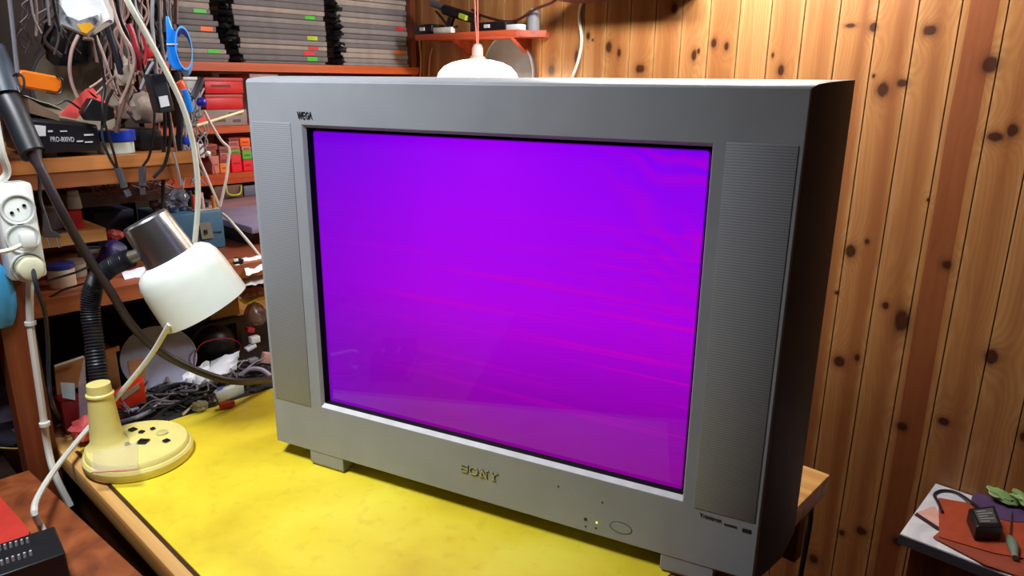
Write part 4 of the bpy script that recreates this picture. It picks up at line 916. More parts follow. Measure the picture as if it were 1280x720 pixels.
obj('film', lump(pX(316, 368, -1.43), (.025, .026, .014), 4, .4), mat('pinkish_film', (190, 140, 130), .4), T)
obj('rim', tube(nb(), [pX(300, 374, -1.41), pX(308, 379, -1.40), pX(320, 374, -1.40), pX(333, 370, -1.41)], .003, 8), mat('yellow_rim', (216, 200, 60), .5), T)
solo('clear_bag', lump(pX(319, 394, -1.42), (.02, .022, .026), 6, .35), mat('rosy_clear', (150, 120, 124), .25, alpha=.75), 'rosy clear plastic bag of parts left of the television edge', 'bag')
for k, (x, y, sx_, sz_, cc, lab) in enumerate(((312, 412, .016, .010, (176, 30, 60), 'small crimson part beneath the rosy bag'), (318, 424, .02, .014, (225, 228, 235), 'white angular connector beside the television edge'), (313, 434, .022, .008, (210, 214, 224), 'white flat connector below the angular one'), (332, 450, .018, .034, (190, 140, 130), 'pinkish card standing by the television edge'), (316, 450, .02, .008, (120, 116, 124), 'grey metal bracket lying by the monitor'))):
    X = -1.40; solo('small_part', box(nb(), pX(x, y, X), (.016, sx_, sz_), Matrix.Rotation(.3*(k % 3-1), 3, 'X'), bev=.0015), mat('sp%d' % k, cc, .5), lab, 'part')
solo('bolt', cyl(nb(), pX(292, 453, -1.41), pX(322, 450, -1.40), .0038, None, 12), steel, 'long steel bolt lying below the monitor corner', 'bolt')
cable('red_lead', [pX(243, 460, -1.42), pX(243, 445, -1.42), pX(252, 430, -1.42), pX(270, 424, -1.42), pX(290, 424, -1.42), pX(301, 432, -1.42), pX(296, 441, -1.42), pX(286, 448, -1.42)], .0014, mat('red_lead', (170, 30, 50), .5), 'thin red lead looping in front of the black monitor')
# ------------------------------------------------------------------ desk clutter behind lamp
ZT = .7532
def t_(x, y, h=0): return pZ(x, y, ZT+h)
# clear organiser with red content
T = thing('organiser', 'clear plastic organiser box with a red part, left of the lamp stem', 'organiser', (-1.42, .33, ZT))
XO = -1.345
obj('back_card', prism(nb(), [pX(68, 457, XO-.04), pX(105, 446, XO-.04), pX(106, 478, XO-.04), pX(72, 500, XO-.04)], (-.004, 0, 0)), card, T, partlabel='brown card lid')
obj('edge', tube(nb(), [pX(68, 458, XO-.03), pX(104, 446, XO-.03)], .0024, 6), white, T)
obj('bin', bx((XO-.09, pX(75, 500, XO).y, ZT+.0006), (XO, pX(104, 500, XO).y, pX(90, 500, XO).z), .003), mat('dark_red_bin', (110, 18, 26), .4), T, partlabel='dark red bin')
obj('label', prism(nb(), [pX(75, 478, XO+.001), pX(93, 479, XO+.001), pX(94, 500, XO+.001), pX(78, 497, XO+.001)], (.001, 0, 0)), mat('pale_blue_label', (160, 184, 200), .6), T)
obj('side', prism(nb(), [pX(98, 480, XO+.004), pX(106, 444, XO+.004), pX(110, 520, XO+.004), pX(100, 524, XO+.004)], (-.003, 0, 0)), mat('clear_side', (180, 170, 190), .15, alpha=.4), T)
solo('pinkish_packet', lump(t_(113, 535, .02), (.022, .03, .022), 7, .35), mat('pink_red_film', (196, 80, 84), .4), 'crumpled pinkish-red packet behind the lamp stem', 'packet')
T = thing('red_package', 'red and orange package with a grey label right of the lamp stem', 'package', t_(165, 520))
A_ = [pX(142, 500, -1.345), pX(180, 474, -1.345), pX(184, 506, -1.345), pX(150, 530, -1.345)]
obj('box_body', prism(nb(), A_, (-.03, 0, 0)), mat('red_orange_pack', (216, 52, 26), .45), T, bevel=.002)
obj('label', prism(nb(), [p_+Vector((.0006, 0, 0)) for p_ in (pX(150, 494, -1.345), pX(173, 478.5, -1.345), pX(174.5, 485, -1.345), pX(152, 501, -1.345))], (.0008, 0, 0)), mat('grey_label', (170, 150, 140), .6), T)
T = thing('cardboard_box', 'open brown cardboard box behind the lamp stem', 'box', (-1.44, t_(140, 500).y, ZT))
a, b2 = pX(122, 470, -1.43), pX(150, 470, -1.43)
obj('box_body', bx((-1.49, a.y, ZT+.0006), (-1.43, b2.y, pX(135, 440, -1.43).z), .002), card, T)
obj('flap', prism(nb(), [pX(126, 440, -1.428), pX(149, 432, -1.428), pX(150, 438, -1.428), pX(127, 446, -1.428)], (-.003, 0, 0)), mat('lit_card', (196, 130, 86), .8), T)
solo('flat_card', prism(nb(), [pX(160, 452, -1.40), pX(181, 448, -1.40), pX(182, 476, -1.40), pX(164, 480, -1.40)], (-.003, 0, 0)), card, 'brown card square leaning behind the white cord', 'card')
# grey disc
ctr = pX(200, 462, -1.44); ctr.z = max(ctr.z, ZT+.061)
T = thing('grey_disc', 'pale grey plastic disc leaning in front of the black monitor', 'disc', ctr)
obj('plate', prism(nb(), [ctr+Vector((0, .075*math.cos(a_)*.95-.0, .058*math.sin(a_)))+Vector((-.03*math.sin(a_), 0, 0)) for a_ in [t*PI/20 for t in range(40)]], (.003, 0, 0)), mat('lavender_grey', (158, 162, 190), .35), T)
obj('lip', tube(nb(), [ctr+Vector((.002-.03*math.sin(a_), .073*math.cos(a_), .056*math.sin(a_))) for a_ in [t*PI/10 for t in range(-5, 8)]], .002, 6, 3), mat('pale_lip', (180, 190, 220), .3), T)
solo('folded_paper', sheet([t_(232, 492, .004), t_(262, 480, .012), t_(262, 452, .05), t_(228, 470, .03)], 8, 6, .0008, 5, .012), paper, 'folded white paper standing behind the dark cables', 'paper')
solo('folded_paper', sheet([t_(258, 480, .01), t_(296, 462, .02), t_(300, 440, .055), t_(264, 452, .03)], 8, 6, .0008, 11, .01), paper, 'curved white paper before the round black knob', 'paper')
T = thing('round_speaker', 'black round part leaning before the monitor', 'round part', pX(270, 455, -1.44))
obj('dome', lathe(nb(), Vector((-1.47, pX(270, 455, -1.47).y, ZT+.047)), (1, -.2, .2), [(.042, 0), (.04, .012), (.028, .026), (.01, .032)], 28), mat('navy_black', (22, 24, 38), .4), T)
obj('ring', lathe(nb(), Vector((-1.474, pX(270, 455, -1.47).y, ZT+.047)), (1, -.2, .2), [(.046, 0), (.046, .004), (.04, .005)], 28), darkgrey, T)
# tube of paste
TP = thing('glue_tube', 'white squeezed tube with blue print at the edge of the yellow mat', 'tube', t_(285, 492))
p0, p1 = t_(268, 497, .013), t_(302, 486, .010)
R_ = frame_from(p1-p0); bm = nb(); LL = (p1-p0).length
loft(bm, [[p0+R_ @ Vector((sx_*math.cos(a_), sy_*math.sin(a_), h)) for a_ in [t*PI/10 for t in range(20)]] for sx_, sy_, h in ((.008, .011, 0), (.011, .014, .006), (.010, .015, LL*.6), (.002, .016, LL), (.002, .016, LL+.004))])
obj('tube_body', bm, mat('tube_white', (200, 216, 218), .35), TP)
obj('cap', cyl(nb(), p0+(p0-p1).normalized()*.014, p0, .006, .008, 16), darkgrey, TP)
obj('print', prism(nb(), [p0+(p1-p0)*.15+Vector((.005, -.004, .0125)), p0+(p1-p0)*.35+Vector((.005, -.004, .0125)), p0+(p1-p0)*.35+Vector((-.004, .002, .0155)), p0+(p1-p0)*.15+Vector((-.004, .002, .0155))], (0, 0, .0008)), mat('blue_print', (70, 90, 170), .5), TP)
solo('red_stub', box(nb(), t_(284, 506, .0065), (.012, .028, .012), Matrix.Rotation(-.3, 3, 'Z'), bev=.003), mat('brick_red', (184, 50, 40), .5), 'small red stub lying on the mat below the white tube', 'stub')
solo('knob', lathe(nb(), t_(265, 506, .0006), (0, 0, 1), [(.012, 0), (.012, .010), (.008, .014), (.006, .02)], 20), mat('brown_black', (44, 34, 36), .4), 'dark round knob beside the red stub', 'knob')
solo('rod', cyl(nb(), t_(229, 518, .004), t_(262, 488, .010), .0026, .002, 8), mat('bone_rod', (186, 170, 140), .5), 'thin bone-coloured rod lying on the edge of the mat', 'rod')
solo('rod', cyl(nb(), t_(195, 503, .012), t_(212, 496, .015), .0034, .003, 8), grey, 'short grey rod among dark cables beyond the lamp base', 'rod')
solo('clear_lump', lump(t_(250, 508, .008), (.014, .014, .009), 14, .4), mat('clear_olive', (150, 146, 110), .2, alpha=.8), 'small clear wrapper beside the dark knob', 'wrapper')
for k, (x, y, s) in enumerate(((214, 512, .007), (222, 515, .005), (186, 521, .006), (232, 506, .009), (243, 500, .010), (201, 510, .010), (320, 480, .009), (306, 487, .010), (330, 478, .008), (205, 520, .004), (316, 490, .006))):
    q = t_(x, y, .0); solo('debris', box(nb(), q+Vector((0, 0, s*.38)), (s*1.6, s, s*.7), Matrix.Rotation(k*.7, 3, 'Z'), bev=s*.12), [black, darkgrey, brownrub][k % 3], 'small dark scrap at the mat edge, %s' % ['left of the bone rod', 'below the short grey rod', 'nearest the lamp base', 'behind the bone rod', 'between rod and tube', 'behind the short grey rod', 'by the television edge', 'at the flat end of the tube', 'touching the television edge', 'smallest, by the lamp rim', 'right of the white tube'][k], 'scrap', 'dark scraps at the mat edge')
# cables on desk
for k, (pts, r, mm, lab) in enumerate((
    ([(122, 505), (138, 505), (158, 518), (176, 532), (188, 528), (206, 512), (230, 500), (262, 482)], .0028, black, 'black lead bending to a point behind the lamp base'),
    ([(182, 470), (186, 458), (196, 454), (206, 462), (212, 478), (232, 488)], .003, mat('olive_grey_cable', (120, 112, 100), .5), 'olive-grey cable arching over the clutter'),
    ([(176, 500), (184, 480), (184, 466)], .0022, mat('olive_grey_cable', (120, 112, 100), .5), 'thin olive-grey cable beside the red package'),
    ([(196, 488), (222, 492), (250, 484), (290, 470), (330, 462)], .005, mat('charcoal_cable', (50, 48, 50), .5), 'charcoal cable under the folded papers'),
    ([(190, 498), (210, 484), (232, 480), (256, 487)], .004, black, 'short black cable heap by the short grey rod'),
    ([(300, 470), (312, 462), (326, 462), (338, 470)], .005, mat('grey_lilac_cable', (150, 140, 160), .5), 'pale lilac-grey cable near the television edge'),
    ([(140, 520), (160, 514), (180, 508)], .003, mat('pale_blue_cable', (150, 160, 190), .4), 'pale blue lead along the red package'),
    ([(146, 529), (170, 522), (192, 512)], .004, mat('grey_blue_cable', (110, 116, 140), .4), 'grey-blue lead behind the lamp base'))):
    cable('desk_cable', [t_(x, y, .006+.004*(k % 3)+(.012 if 0 < i < len(pts)-1 else 0)) for i, (x, y) in enumerate(pts)], r, mm, lab, 'cable')
def tangle(name, n, fn, rr, m, label, seed, seglen=5):
    rg = random.Random(seed); bm = nb()
    for k in range(n):
        pts = fn(rg); tube(bm, pts, rg.uniform(*rr), 6, 7)
    return obj(name, bm, m, None, True, label, 'wires', None, True, 'stuff')
def heap(x0, x1, y0, y1, h):
    def f(rg):
        x, y = rg.uniform(x0, x1), rg.uniform(y0, y1); a_ = rg.uniform(0, 2*PI); P_ = []
        for k in range(5):
            P_.append(Vector((x if x0 < x < x1 else (x0+x1)/2+rg.uniform(-.05, .05), y, ZT+.004+rg.uniform(0, h)))); a_ += rg.uniform(-.7, .7); x += math.cos(a_)*.028; y += math.sin(a_)*.028
        return P_
    return f
tangle('wire_heap', 46, heap(-1.42, -1.29, .40, .64, .016), (.0012, .0032), black, 'dense heap of dark wires and scraps along the back of the yellow mat', 5)
tangle('wire_heap', 26, heap(-1.41, -1.29, .36, .66, .026), (.0010, .0022), mat('mixed_grey_wire', (120, 112, 120), .4), 'loose grey wires scattered over the dark heap behind the yellow mat', 6)
solo('dark_cloth', bx((-1.76, .34, .7503), (-1.274, .92, .7532), .001), mat('dark_antistatic_sheet', (34, 30, 32), .8), 'dark sheet under the clutter at the far end of the workbench', 'sheet')
def hangfn(x0, x1, y0, y1, X0, X1):
    def f(rg):
        x = rg.uniform(x0, x1); X = rg.uniform(X0, X1); L_ = rg.uniform(.5, 1); P_ = []
        for k in range(6):
            P_.append(pX(x+rg.uniform(-7, 7)+(k*rg.uniform(-2, 3)), y0+(y1-y0)*L_*k/5, X))
        return P_
    return f
tangle('hanging_wires', 26, hangfn(20, 118, -25, 75, -1.5, -1.38), (.001, .0022), mat('dim_wire', (70, 60, 62), .5), 'curtain of thin dull wires hanging behind the foil lamp head', 11)
tangle('hanging_wires', 40, hangfn(126, 222, -25, 130, -1.52, -1.40), (.0012, .0034), mat('dark_wire', (34, 30, 36), .5), 'dense curtain of dark wires hanging behind the big white cable', 12)
tangle('hanging_wires', 16, hangfn(130, 218, -25, 170, -1.46, -1.38), (.001, .0022), mat('rosy_wire', (150, 118, 112), .5), 'loose rosy-grey wires mixed through the dark hanging ones', 13)
tangle('hanging_wires', 14, hangfn(225, 262, 110, 240, -1.46, -1.38), (.001, .0024), mat('silver_wire', (150, 150, 158), .35), 'silvery wires hanging right of the shelf end', 14)
tangle('hanging_wires', 22, hangfn(70, 215, 212, 250, -1.50, -1.44), (.001, .0020), mat('red_dark_wire', (90, 36, 36), .5), 'dark red wires tangled beneath the upper shelf', 15)
# ------------------------------------------------------------------ hanging cables, top left
HX = -1.25
dks = mat('grey_hang', (96, 90, 92), .5); brn = mat('brown_hang', (110, 82, 74), .5); rdc = mat('red_hang', (150, 24, 38), .5); pnk = mat('pinkish_hang', (170, 140, 132), .5); slv = mat('silver_hang', (150, 152, 160), .35)
hang = [([(36, -20), (42, 20), (52, 42)], .0016, dks, 'thin grey wire, leftmost of those hanging at the top'), ([(42, -20), (46, 15), (45, 45)], .002, brn, 'brown wire hanging second from the left at the top'), ([(58, -20), (60, 10), (62, 32)], .002, dks, 'short grey wire left of the foil lamp head'), ([(64, -20), (70, 15), (76, 40)], .003, black, 'black wire touching the left of the foil lamp head'),
        ([(98, 44), (90, 62), (87, 84), (90, 104), (97, 122)], .0028, pnk, 'pale cable curving down below the foil lamp head'),
        ([(120, 44), (130, 70), (140, 100), (146, 118)], .0022, pnk, 'thin pinkish cable right of the foil lamp head'),
        ([(134, -20), (142, 12), (152, 40), (164, 60), (168, 80), (160, 108), (150, 130)], .003, pnk, 'long pinkish cable curling beside the big white cable'),
        ([(146, -20), (150, 20), (160, 44), (166, 70)], .004, black, 'black cable left of the big white cable'), ([(126, -20), (134, 30), (146, 70), (152, 92)], .006, blackrub, 'thick black cable behind the curling pinkish one'),
        ([(166, -20), (170, 10), (178, 24)], .0024, slv, 'silver wire crossing the big white cable at the top'), ([(192, -20), (190, 20), (192, 50), (196, 92)], .0032, slv, 'silver-grey cable ending at the black adapter'),
        ([(198, -20), (200, 30), (203, 60), (208, 90)], .003, dks, 'grey cable left of the blue clamp'), ([(204, -20), (208, 10), (206, 40)], .005, blackrub, 'thick dark cable above the blue clamp'), ([(212, -20), (212, 20), (215, 50)], .003, brn, 'brown cord hanging on the blue clamp'),
        ([(221, -20), (220, 10), (220, 30)], .004, mat('wood_stick', (96, 60, 60), .5), 'dark stick above the blue clamp'),
        ([(112, 110), (124, 102), (136, 92)], .002, pnk, 'pale cable running up left of the foil strips'), ([(120, 118), (136, 102), (142, 96)], .002, pnk, 'pale cable parallel to its neighbour over the coral card'),
        ([(150, 82), (162, 78), (180, 76), (196, 74)], .002, pnk, 'pale wire crossing behind the big white cable'), ([(176, 112), (184, 92), (192, 78)], .003, slv, 'silver strand slanting left of the black adapter'),
        ([(160, 30), (166, 46), (172, 70), (173, 88)], .006, rdc, 'red and dark hanging cord in the cable jumble'), ([(216, 190), (222, 210), (226, 232)], .0022, slv, 'silver lead, left of a pair below the adapter'), ([(212, 140), (217, 170), (222, 200), (229, 234)], .0022, pnk, 'pale lead, right of a pair below the adapter'),
        ([(206, 140), (206, 170), (204, 200), (204, 262)], .0035, black, 'straight black cable dropping past the shelf end'), ([(222, 90), (226, 130), (224, 170), (225, 192)], .006, black, 'thick black cable right of the adapter'),
        ([(141, 112), (133, 130), (130, 160)], .0025, black, 'black cord falling beside the tape rolls'), ([(178, 40), (183, 62), (180, 80)], .0035, rdc, 'small red cord near the big white cable'),
        ([(104, 48), (118, 52), (122, 78)], .003, brn, 'brown cable under the foil lamp head'), ([(152, 96), (156, 120), (148, 150), (146, 166)], .004, brn, 'thick brown cable hanging to the shelf')]
for k, (pts, r, mm, lab) in enumerate(hang):
    X = HX-.05-.012*(k % 6); P_ = [pX(x, y, X) for x, y in pts]
    cable('hanging_cable', P_, r, mm, lab, 'cable')
# red plugs etc
solo('hanging_bag', lump(pX(148, 62, -1.46), (.02, .03, .045), 21, .3), mat('dark_green_grey', (56, 58, 54), .5), 'dark greenish pouch hanging in the cable jumble', 'pouch')
solo('connector', lump(pX(156, 92, -1.33), (.01, .014, .026), 23, .35), mat('bone_connector', (160, 146, 132), .5), 'bone-coloured connector hanging in the middle of the jumble', 'connector')
solo('red_plug', box(nb(), pX(186, 66, -1.34), (.012, .018, .016), Matrix.Rotation(.5, 3, 'X'), bev=.003), red, 'small red plug under the big white cable', 'plug')
solo('taupe_pouch', lump(pX(182, 138, -1.42), (.02, .030, .030), 25, .3), mat('taupe_film', (150, 134, 122), .5), 'taupe bag hanging beneath the black adapter', 'bag')
solo('dark_pouch', lump(pX(84, 55, -1.5), (.03, .035, .05), 27, .3), black, 'large black pouch hanging left of the foil lamp head', 'pouch')
# big white hanging cable
cable('white_hose', [pX(140, -45, -1.20), pX(157, -4, -1.20), pX(178, 34, -1.21), pX(205, 84, -1.22), pX(228, 132, -1.23), pX(241, 178, -1.24), pX(247, 225, -1.25), pX(247, 262, -1.26), pX(243, 308, -1.27)], .0048, mat('offwhite_hose', (214, 216, 206), .4), 'long thick off-white cable sweeping down in front of the shelves')
cable('white_wire', [pX(255, 138, -1.33), pX(262, 152, -1.33), pX(276, 175, -1.33), pX(286, 186, -1.33), pX(285, 205, -1.33), pX(282, 228, -1.33), pX(275, 258, -1.34)], .0028, mat('pale_pink_wire', (226, 208, 204), .4), 'pale kinked wire hanging right of the tools')
cable('white_wire', [pX(246, 178, -1.34), pX(249, 198, -1.34), pX(259, 222, -1.34), pX(268, 243, -1.34), pX(275, 258, -1.34)], .0026, mat('pale_pink_wire', (226, 208, 204), .4), 'pale wire meeting the kinked wire at a point')
cable('white_wire', [pX(278, 267, -1.44), pX(286, 274, -1.42), pX(294, 283, -1.40), pX(312, 304, -1.38), pX(326, 322, -1.37)], .0030, whitecab, 'white wire slanting down to the television edge')
cable('thin_wire', [pX(261, 196, -1.36), pX(266, 206, -1.36), pX(270, 218, -1.36)], .0014, mat('pink_wire', (190, 90, 120), .5), 'short thin pink wire with a white tip')
# adapter w label
T = thing('hanging_adapter', 'black adapter with a white sticker hanging at the end of the upper shelf', 'adapter', pX(205, 140, -1.27))
obj('block', prism(nb(), [pX(187, 93, -1.27), pX(207, 92, -1.27), pX(219, 138, -1.27), pX(200, 142, -1.27)], (-.03, 0, 0)), mat('blue_black_plastic', (34, 38, 48), .4), T, bevel=.002)
obj('sticker', prism(nb(), [pX(198, 121, -1.2695), pX(209, 119, -1.2695), pX(212, 132, -1.2695), pX(201, 134.5, -1.2695)], (.0008, 0, 0)), paper, T)
obj('cord', tube(nb(), [pX(210, 139, -1.285), pX(213, 170, -1.29), pX(206, 205, -1.29), pX(192, 222, -1.29)], .003), black, T)
# foil head lamp
FX = -1.18
f_ = lambda x, y, d=0: pX(x, y, FX+d)
T = thing('foil_lamp_head', 'shiny white foil-like lamp head hanging at the top left', 'lamp', f_(105, 45))
obj('reflector', loft(nb(), [[f_(72, -30, -.03), f_(120, -40, -.03), f_(142, 12, -.03), f_(143, 28, -.03), f_(118, 44, -.03), f_(76, 30, -.03)], [f_(76, -20, .01), f_(118, -22, .01), f_(136, 18, .01), f_(137, 26, .01), f_(114, 38, .01), f_(78, 24, .01)]]), mat('bright_foil', (235, 240, 246), .28, metal=.2), T, bevel=.002)
obj('rim', loft(nb(), [[f_(73, 2, .0105), f_(82, 18, .0105), f_(98, 24, .0105), f_(126, 16, .0105), f_(125, 28, .0105), f_(111, 47, .0105), f_(75, 32, .0105)], [f_(74, 4, .016), f_(84, 20, .016), f_(98, 26, .016), f_(123, 18, .016), f_(122, 27, .016), f_(109, 44, .016), f_(77, 30, .016)]]), mat('crumpled_silver', (190, 200, 212), .25, metal=.7, scale=60, var=.6, bump=.6), T)
obj('amber_panel', prism(nb(), [f_(96, 31, .0165), f_(112, 28, .0165), f_(118, 33, .0165), f_(108, 42, .0165), f_(102, 40, .0165)], (.001, 0, 0)), mat('amber', (206, 150, 30), .4), T)
for x, y in ((84, 23), (118, 24), (138, 27)):
    obj('screw', cyl(nb(), f_(x, y, .016 if x < 130 else .008), f_(x, y, .019 if x < 130 else .012), .0026, None, 10), darkgrey, T)
# blue clamp ring
BX = -1.24
T = thing('blue_headband', 'bright blue plastic ring strap hanging left of the folder piles', 'strap', pX(224, 88, BX))
ctr = pX(230, 62, BX); pts = []
R1 = abs(pX(240, 62, BX).y-pX(219, 62, BX).y)/2
bm = nb()
el = lambda k, dx: [ctr+Vector((dx*.6, (R1*k)*math.cos(a_)-dx*.25, (.034*k)*math.sin(a_)+dx*.1)) for a_ in [t*PI/20 for t in range(40)]]
loft(bm, [el(1, .020), el(1.03, -.075), el(.98, -.075), el(.90, .020)], False, False)
R_ = bm.verts; 
vs = list(bm.verts); n_ = 40
for i in range(n_): bm.faces.new((vs[3*n_+i], vs[3*n_+(i+1) % n_], vs[(i+1) % n_], vs[i]))
obj('band', bm, mat('sky_blue_band', (90, 170, 240), .35), T)
obj('arm', loft(nb(), [[pX(x+w, y, BX+d) for w, d in ((0, .008), (ww, .008), (ww, -.01), (0, -.01))] for x, y, ww in ((207, 20, 4), (207.5, 34, 8), (208, 44, 14), (208, 54, 14), (209, 66, 12), (210, 76, 12), (214, 84, 14), (220, 88, 10))]), blue, T, bevel=.002)
obj('strap_edge', prism(nb(), [pX(208, 54.5, BX+.0086), pX(222, 54.5, BX+.0086), pX(222, 56, BX+.0086), pX(208, 56, BX+.0086)], (.0008, 0, 0)), white, T)
cable('hook_wire', [pX(209, 20, BX), pX(207, 5, BX), pX(206, -25, BX)], .002, black, 'black wire holding the blue ring strap')
# tools with coloured handles
tl = [([(230, 112), (234, 122), (238, 140)], .0055, blue, [(238, 140), (240, 150)], 'small screwdriver with bright blue handle'), ([(252, 98), (247, 110), (241, 122)], .006, darkgrey, [(241, 122), (236, 132)], 'pliers with dark grey grip at the left of the red cases'), ([(224, 102), (228, 108), (232, 118)], .007, mat('orange_red_grip', (230, 90, 50), .5), [(232, 118), (236, 128)], 'cutter with orange-red grip beside the big white cable')]
for k, (p1_, r, mm, p2_, lab) in enumerate(tl):
    X = -1.30-.012*k
    T = thing('hand_tool', lab, 'tool', pX(p2_[-1][0], p2_[-1][1], X), 0, 'tools hanging at the shelf end')
    obj('grip', tube(nb(), [pX(x, y, X) for x, y in p1_], r, 10), mm, T)
    obj('shaft', tube(nb(), [pX(x, y, X) for x, y in p2_], .002, 8), steel, T)
solo('plastic_ball', lump(pX(252, 128, -1.31), (.009, .009, .009), 1, .05), mat('deep_blue', (36, 24, 160), .4), 'deep blue round cap at the top of the kinked wire', 'cap')
solo('coral_flag', prism(nb(), [pX(246, 152, -1.36), pX(258, 142, -1.36), pX(264, 147, -1.36), pX(250, 156, -1.36)], (-.004, 0, 0)), coral, 'small coral-red flag behind the pale stick', 'flag')
solo('stick', cyl(nb(), pX(246, 157, -1.35), pX(304, 139, -1.38), .0026, .0022, 8), mat('pale_wood_stick', (232, 208, 160), .6), 'pale wooden stick crossing the grey carton', 'stick')
solo('white_tag', prism(nb(), [pX(249, 180, -1.37), pX(254, 180, -1.37), pX(256, 197, -1.37), pX(251, 197, -1.37)], (-.003, 0, 0)), paper, 'small white tag hanging in front of the parts boxes', 'tag')
solo('white_tip', lump(pX(260, 192, -1.36), (.005, .005, .005), 1, .05), white, 'round white tip of the thin pink wire', 'bead')
solo('blue_clip', box(nb(), pX(234, 176, -1.33), (.012, .016, .014), bev=.003), royal, 'royal blue clip below the hanging tools', 'clip')
for k in range(9):
    x = 240+random.uniform(-8, 10); y = 138+k*6.5
    solo('metal_hook', tube(nb(), [pX(x, y, -1.36), pX(x+3, y+4, -1.35), pX(x+9, y+1+random.uniform(-3, 2), -1.35)], .0016, 6), steel, ['topmost', 'second', 'third', 'fourth', 'fifth', 'sixth', 'seventh', 'eighth', 'lowest'][k]+' small steel hook in the row right of the off-white cable', 'hook', 'small steel hooks')
# ------------------------------------------------------------------ far left items
solo('blue_bag', lump(pX(-14, 372, -1.31), (.022, .036, .066), 30, .05), mat('light_blue_film', (60, 150, 200), .5), 'light blue bag hanging at the left edge below the power strip', 'bag')
q = pX(15, 484, -1.5); solo('grey_cloth', lump((-1.52, q.y-.02, q.z+.012), (.07, .07, .024), 31, .4), mat('slate_cloth', (60, 66, 78), .8), 'dark slate cloth bundle left of the post', 'cloth')
q = pX(18, 565, -1.50); solo('lilac_bag', lump((-1.52, q.y-.01, .704+.05), (.08, .075, .06), 33, .3), mat('lilac_film', (92, 88, 110), .5), 'dull lilac bag beneath the slate cloth', 'bag')
q = pX(5, 445, -1.6); solo('tan_case', box(nb(), (-1.64, q.y-.03, q.z), (.08, .10, .08), bev=.01), mat('tan_dull', (110, 84, 66), .7), 'dull tan case behind the slate cloth', 'case')
cable('yellow_wire', [pX(30, 510, -1.40), pX(44, 515, -1.39), pX(51, 535, -1.385), pX(47, 552, -1.385), pX(30, 560, -1.39), pX(5, 560, -1.42), pX(-10, 558, -1.42)], .0013, mat('yellow_wire', (170, 150, 70), .5), 'thin yellow wire looping left of the post')
solo('side_rack', bx((-1.76, -.5, .0), (-1.36, .225, .70)), dkback, 'dark cupboard standing behind the rust-brown cabinet', 'cupboard')
# ------------------------------------------------------------------ right hand table
ZR = .475
corner = pZ(1170, 603, ZR); nl = pZ(1129, 668, ZR)
marb, g, b = newmat('white_marble_laminate')
tc = g.n('TexCoord'); n1 = g.noise(tc.outputs['Object'], 12, 5, 1.2)
g.link(g.ramp(n1, [(.35, s2l((196, 198, 210))), (.6, s2l((226, 228, 236)))]), b.inputs['Base Color']); b.inputs['Roughness'].default_value = .45
RT = thing('side_table', 'low side table with a white marbled top by the pine wall at right', 'table', ((corner.x+.3), (corner.y+nl.y)/2, 0))
x0r = min(corner.x, nl.x); print('corner', corner, nl)
yb2 = min(corner.y, Yw-.004)
obj('tabletop', bx((x0r, nl.y, ZR-.024), (x0r+.85, yb2, ZR), .002), marb, RT)
obj('edge_band', bx((x0r-.001, nl.y-.003, ZR-.023), (x0r+.851, nl.y-.0004, ZR-.002)), mat('slate_edge', (96, 98, 116), .4), RT, partlabel='slate grey edging strip')
obj('body', bx((x0r+.02, nl.y+.02, 0), (x0r+.83, yb2-.02, ZR-.024)), board_mat('side_table_wood', (130, 74, 40), (92, 48, 24), 'Z'), RT)
def r_(x, y, h=0): return pZ(x, y, ZR+h)
solo('pink_sheet', prism(nb(), [r_(1145, 641), r_(1168, 633), r_(1180, 650), r_(1172, 662)], (0, 0, .0012)), mat('pink_paper', (222, 170, 158), .7), 'pale pink paper corner under the rust-red sheets', 'paper')
solo('dark_ruler', prism(nb(), [r_(1143, 643.5, .0014), r_(1146, 641.5, .0014), r_(1176, 661, .0014), r_(1172, 663, .0014)], (0, 0, .0014)), mat('aubergine', (50, 34, 50), .5), 'dark narrow strip across the white table corner', 'strip')
rust = mat('rust_card', (170, 70, 42), .6)
solo('rust_sheet', prism(nb(), [r_(1166, 672, .003), r_(1173, 666, .003), r_(1236, 690, .003), r_(1300, 706, .003), r_(1300, 730, .003), r_(1230, 706, .003)], (0, 0, .0015)), mat('rust_card_dull', (150, 70, 50), .6), 'lower rust-brown sheet on the side table', 'sheet', 'rust-brown sheets')
solo('rust_sheet', prism(nb(), [r_(1173, 623, .0050), r_(1235, 634, .0050), r_(1310, 646, .0050), r_(1310, 704, .0050), r_(1242, 692, .0050), r_(1174, 672, .0050)], (0, 0, .0020)), rust, 'upper rust-red sheet under the black power brick', 'sheet', 'rust-brown sheets')
ctr = r_(1252, 634, .0072); solo('purple_disc', lathe(nb(), ctr, (0, 0, 1), [(.008, 0), (.056, 0), (.056, .0012), (.008, .0012)], 40), mat('dusk_purple', (92, 70, 110), .35), 'dull purple disc behind the power brick', 'disc')
T = thing('power_brick', 'black power brick with a printed label and looped cord on the side table', 'power adapter', r_(1228, 665, .0075))
A_ = [r_(1207, 652, .0072), r_(1217, 676, .0072), r_(1250, 676, .0072), r_(1240, 648, .0072)]
def ins(p, c, k): return c+(p-c)*k
cb = sum(A_, Vector())/4
obj('block', loft(nb(), [[ins(p, cb, .96) for p in A_], [p+Vector((0, 0, .004)) for p in A_], [p+Vector((0, 0, .028)) for p in A_], [ins(p, cb, .94)+Vector((0, 0, .033)) for p in A_]]), black, T, bevel=.003)
top = [ins(p, cb, .7)+Vector((0, 0, .0332)) for p in A_]
obj('label', prism(nb(), top, (0, 0, .0006)), mat('dim_label', (74, 76, 80), .5), T)
bm = nb()
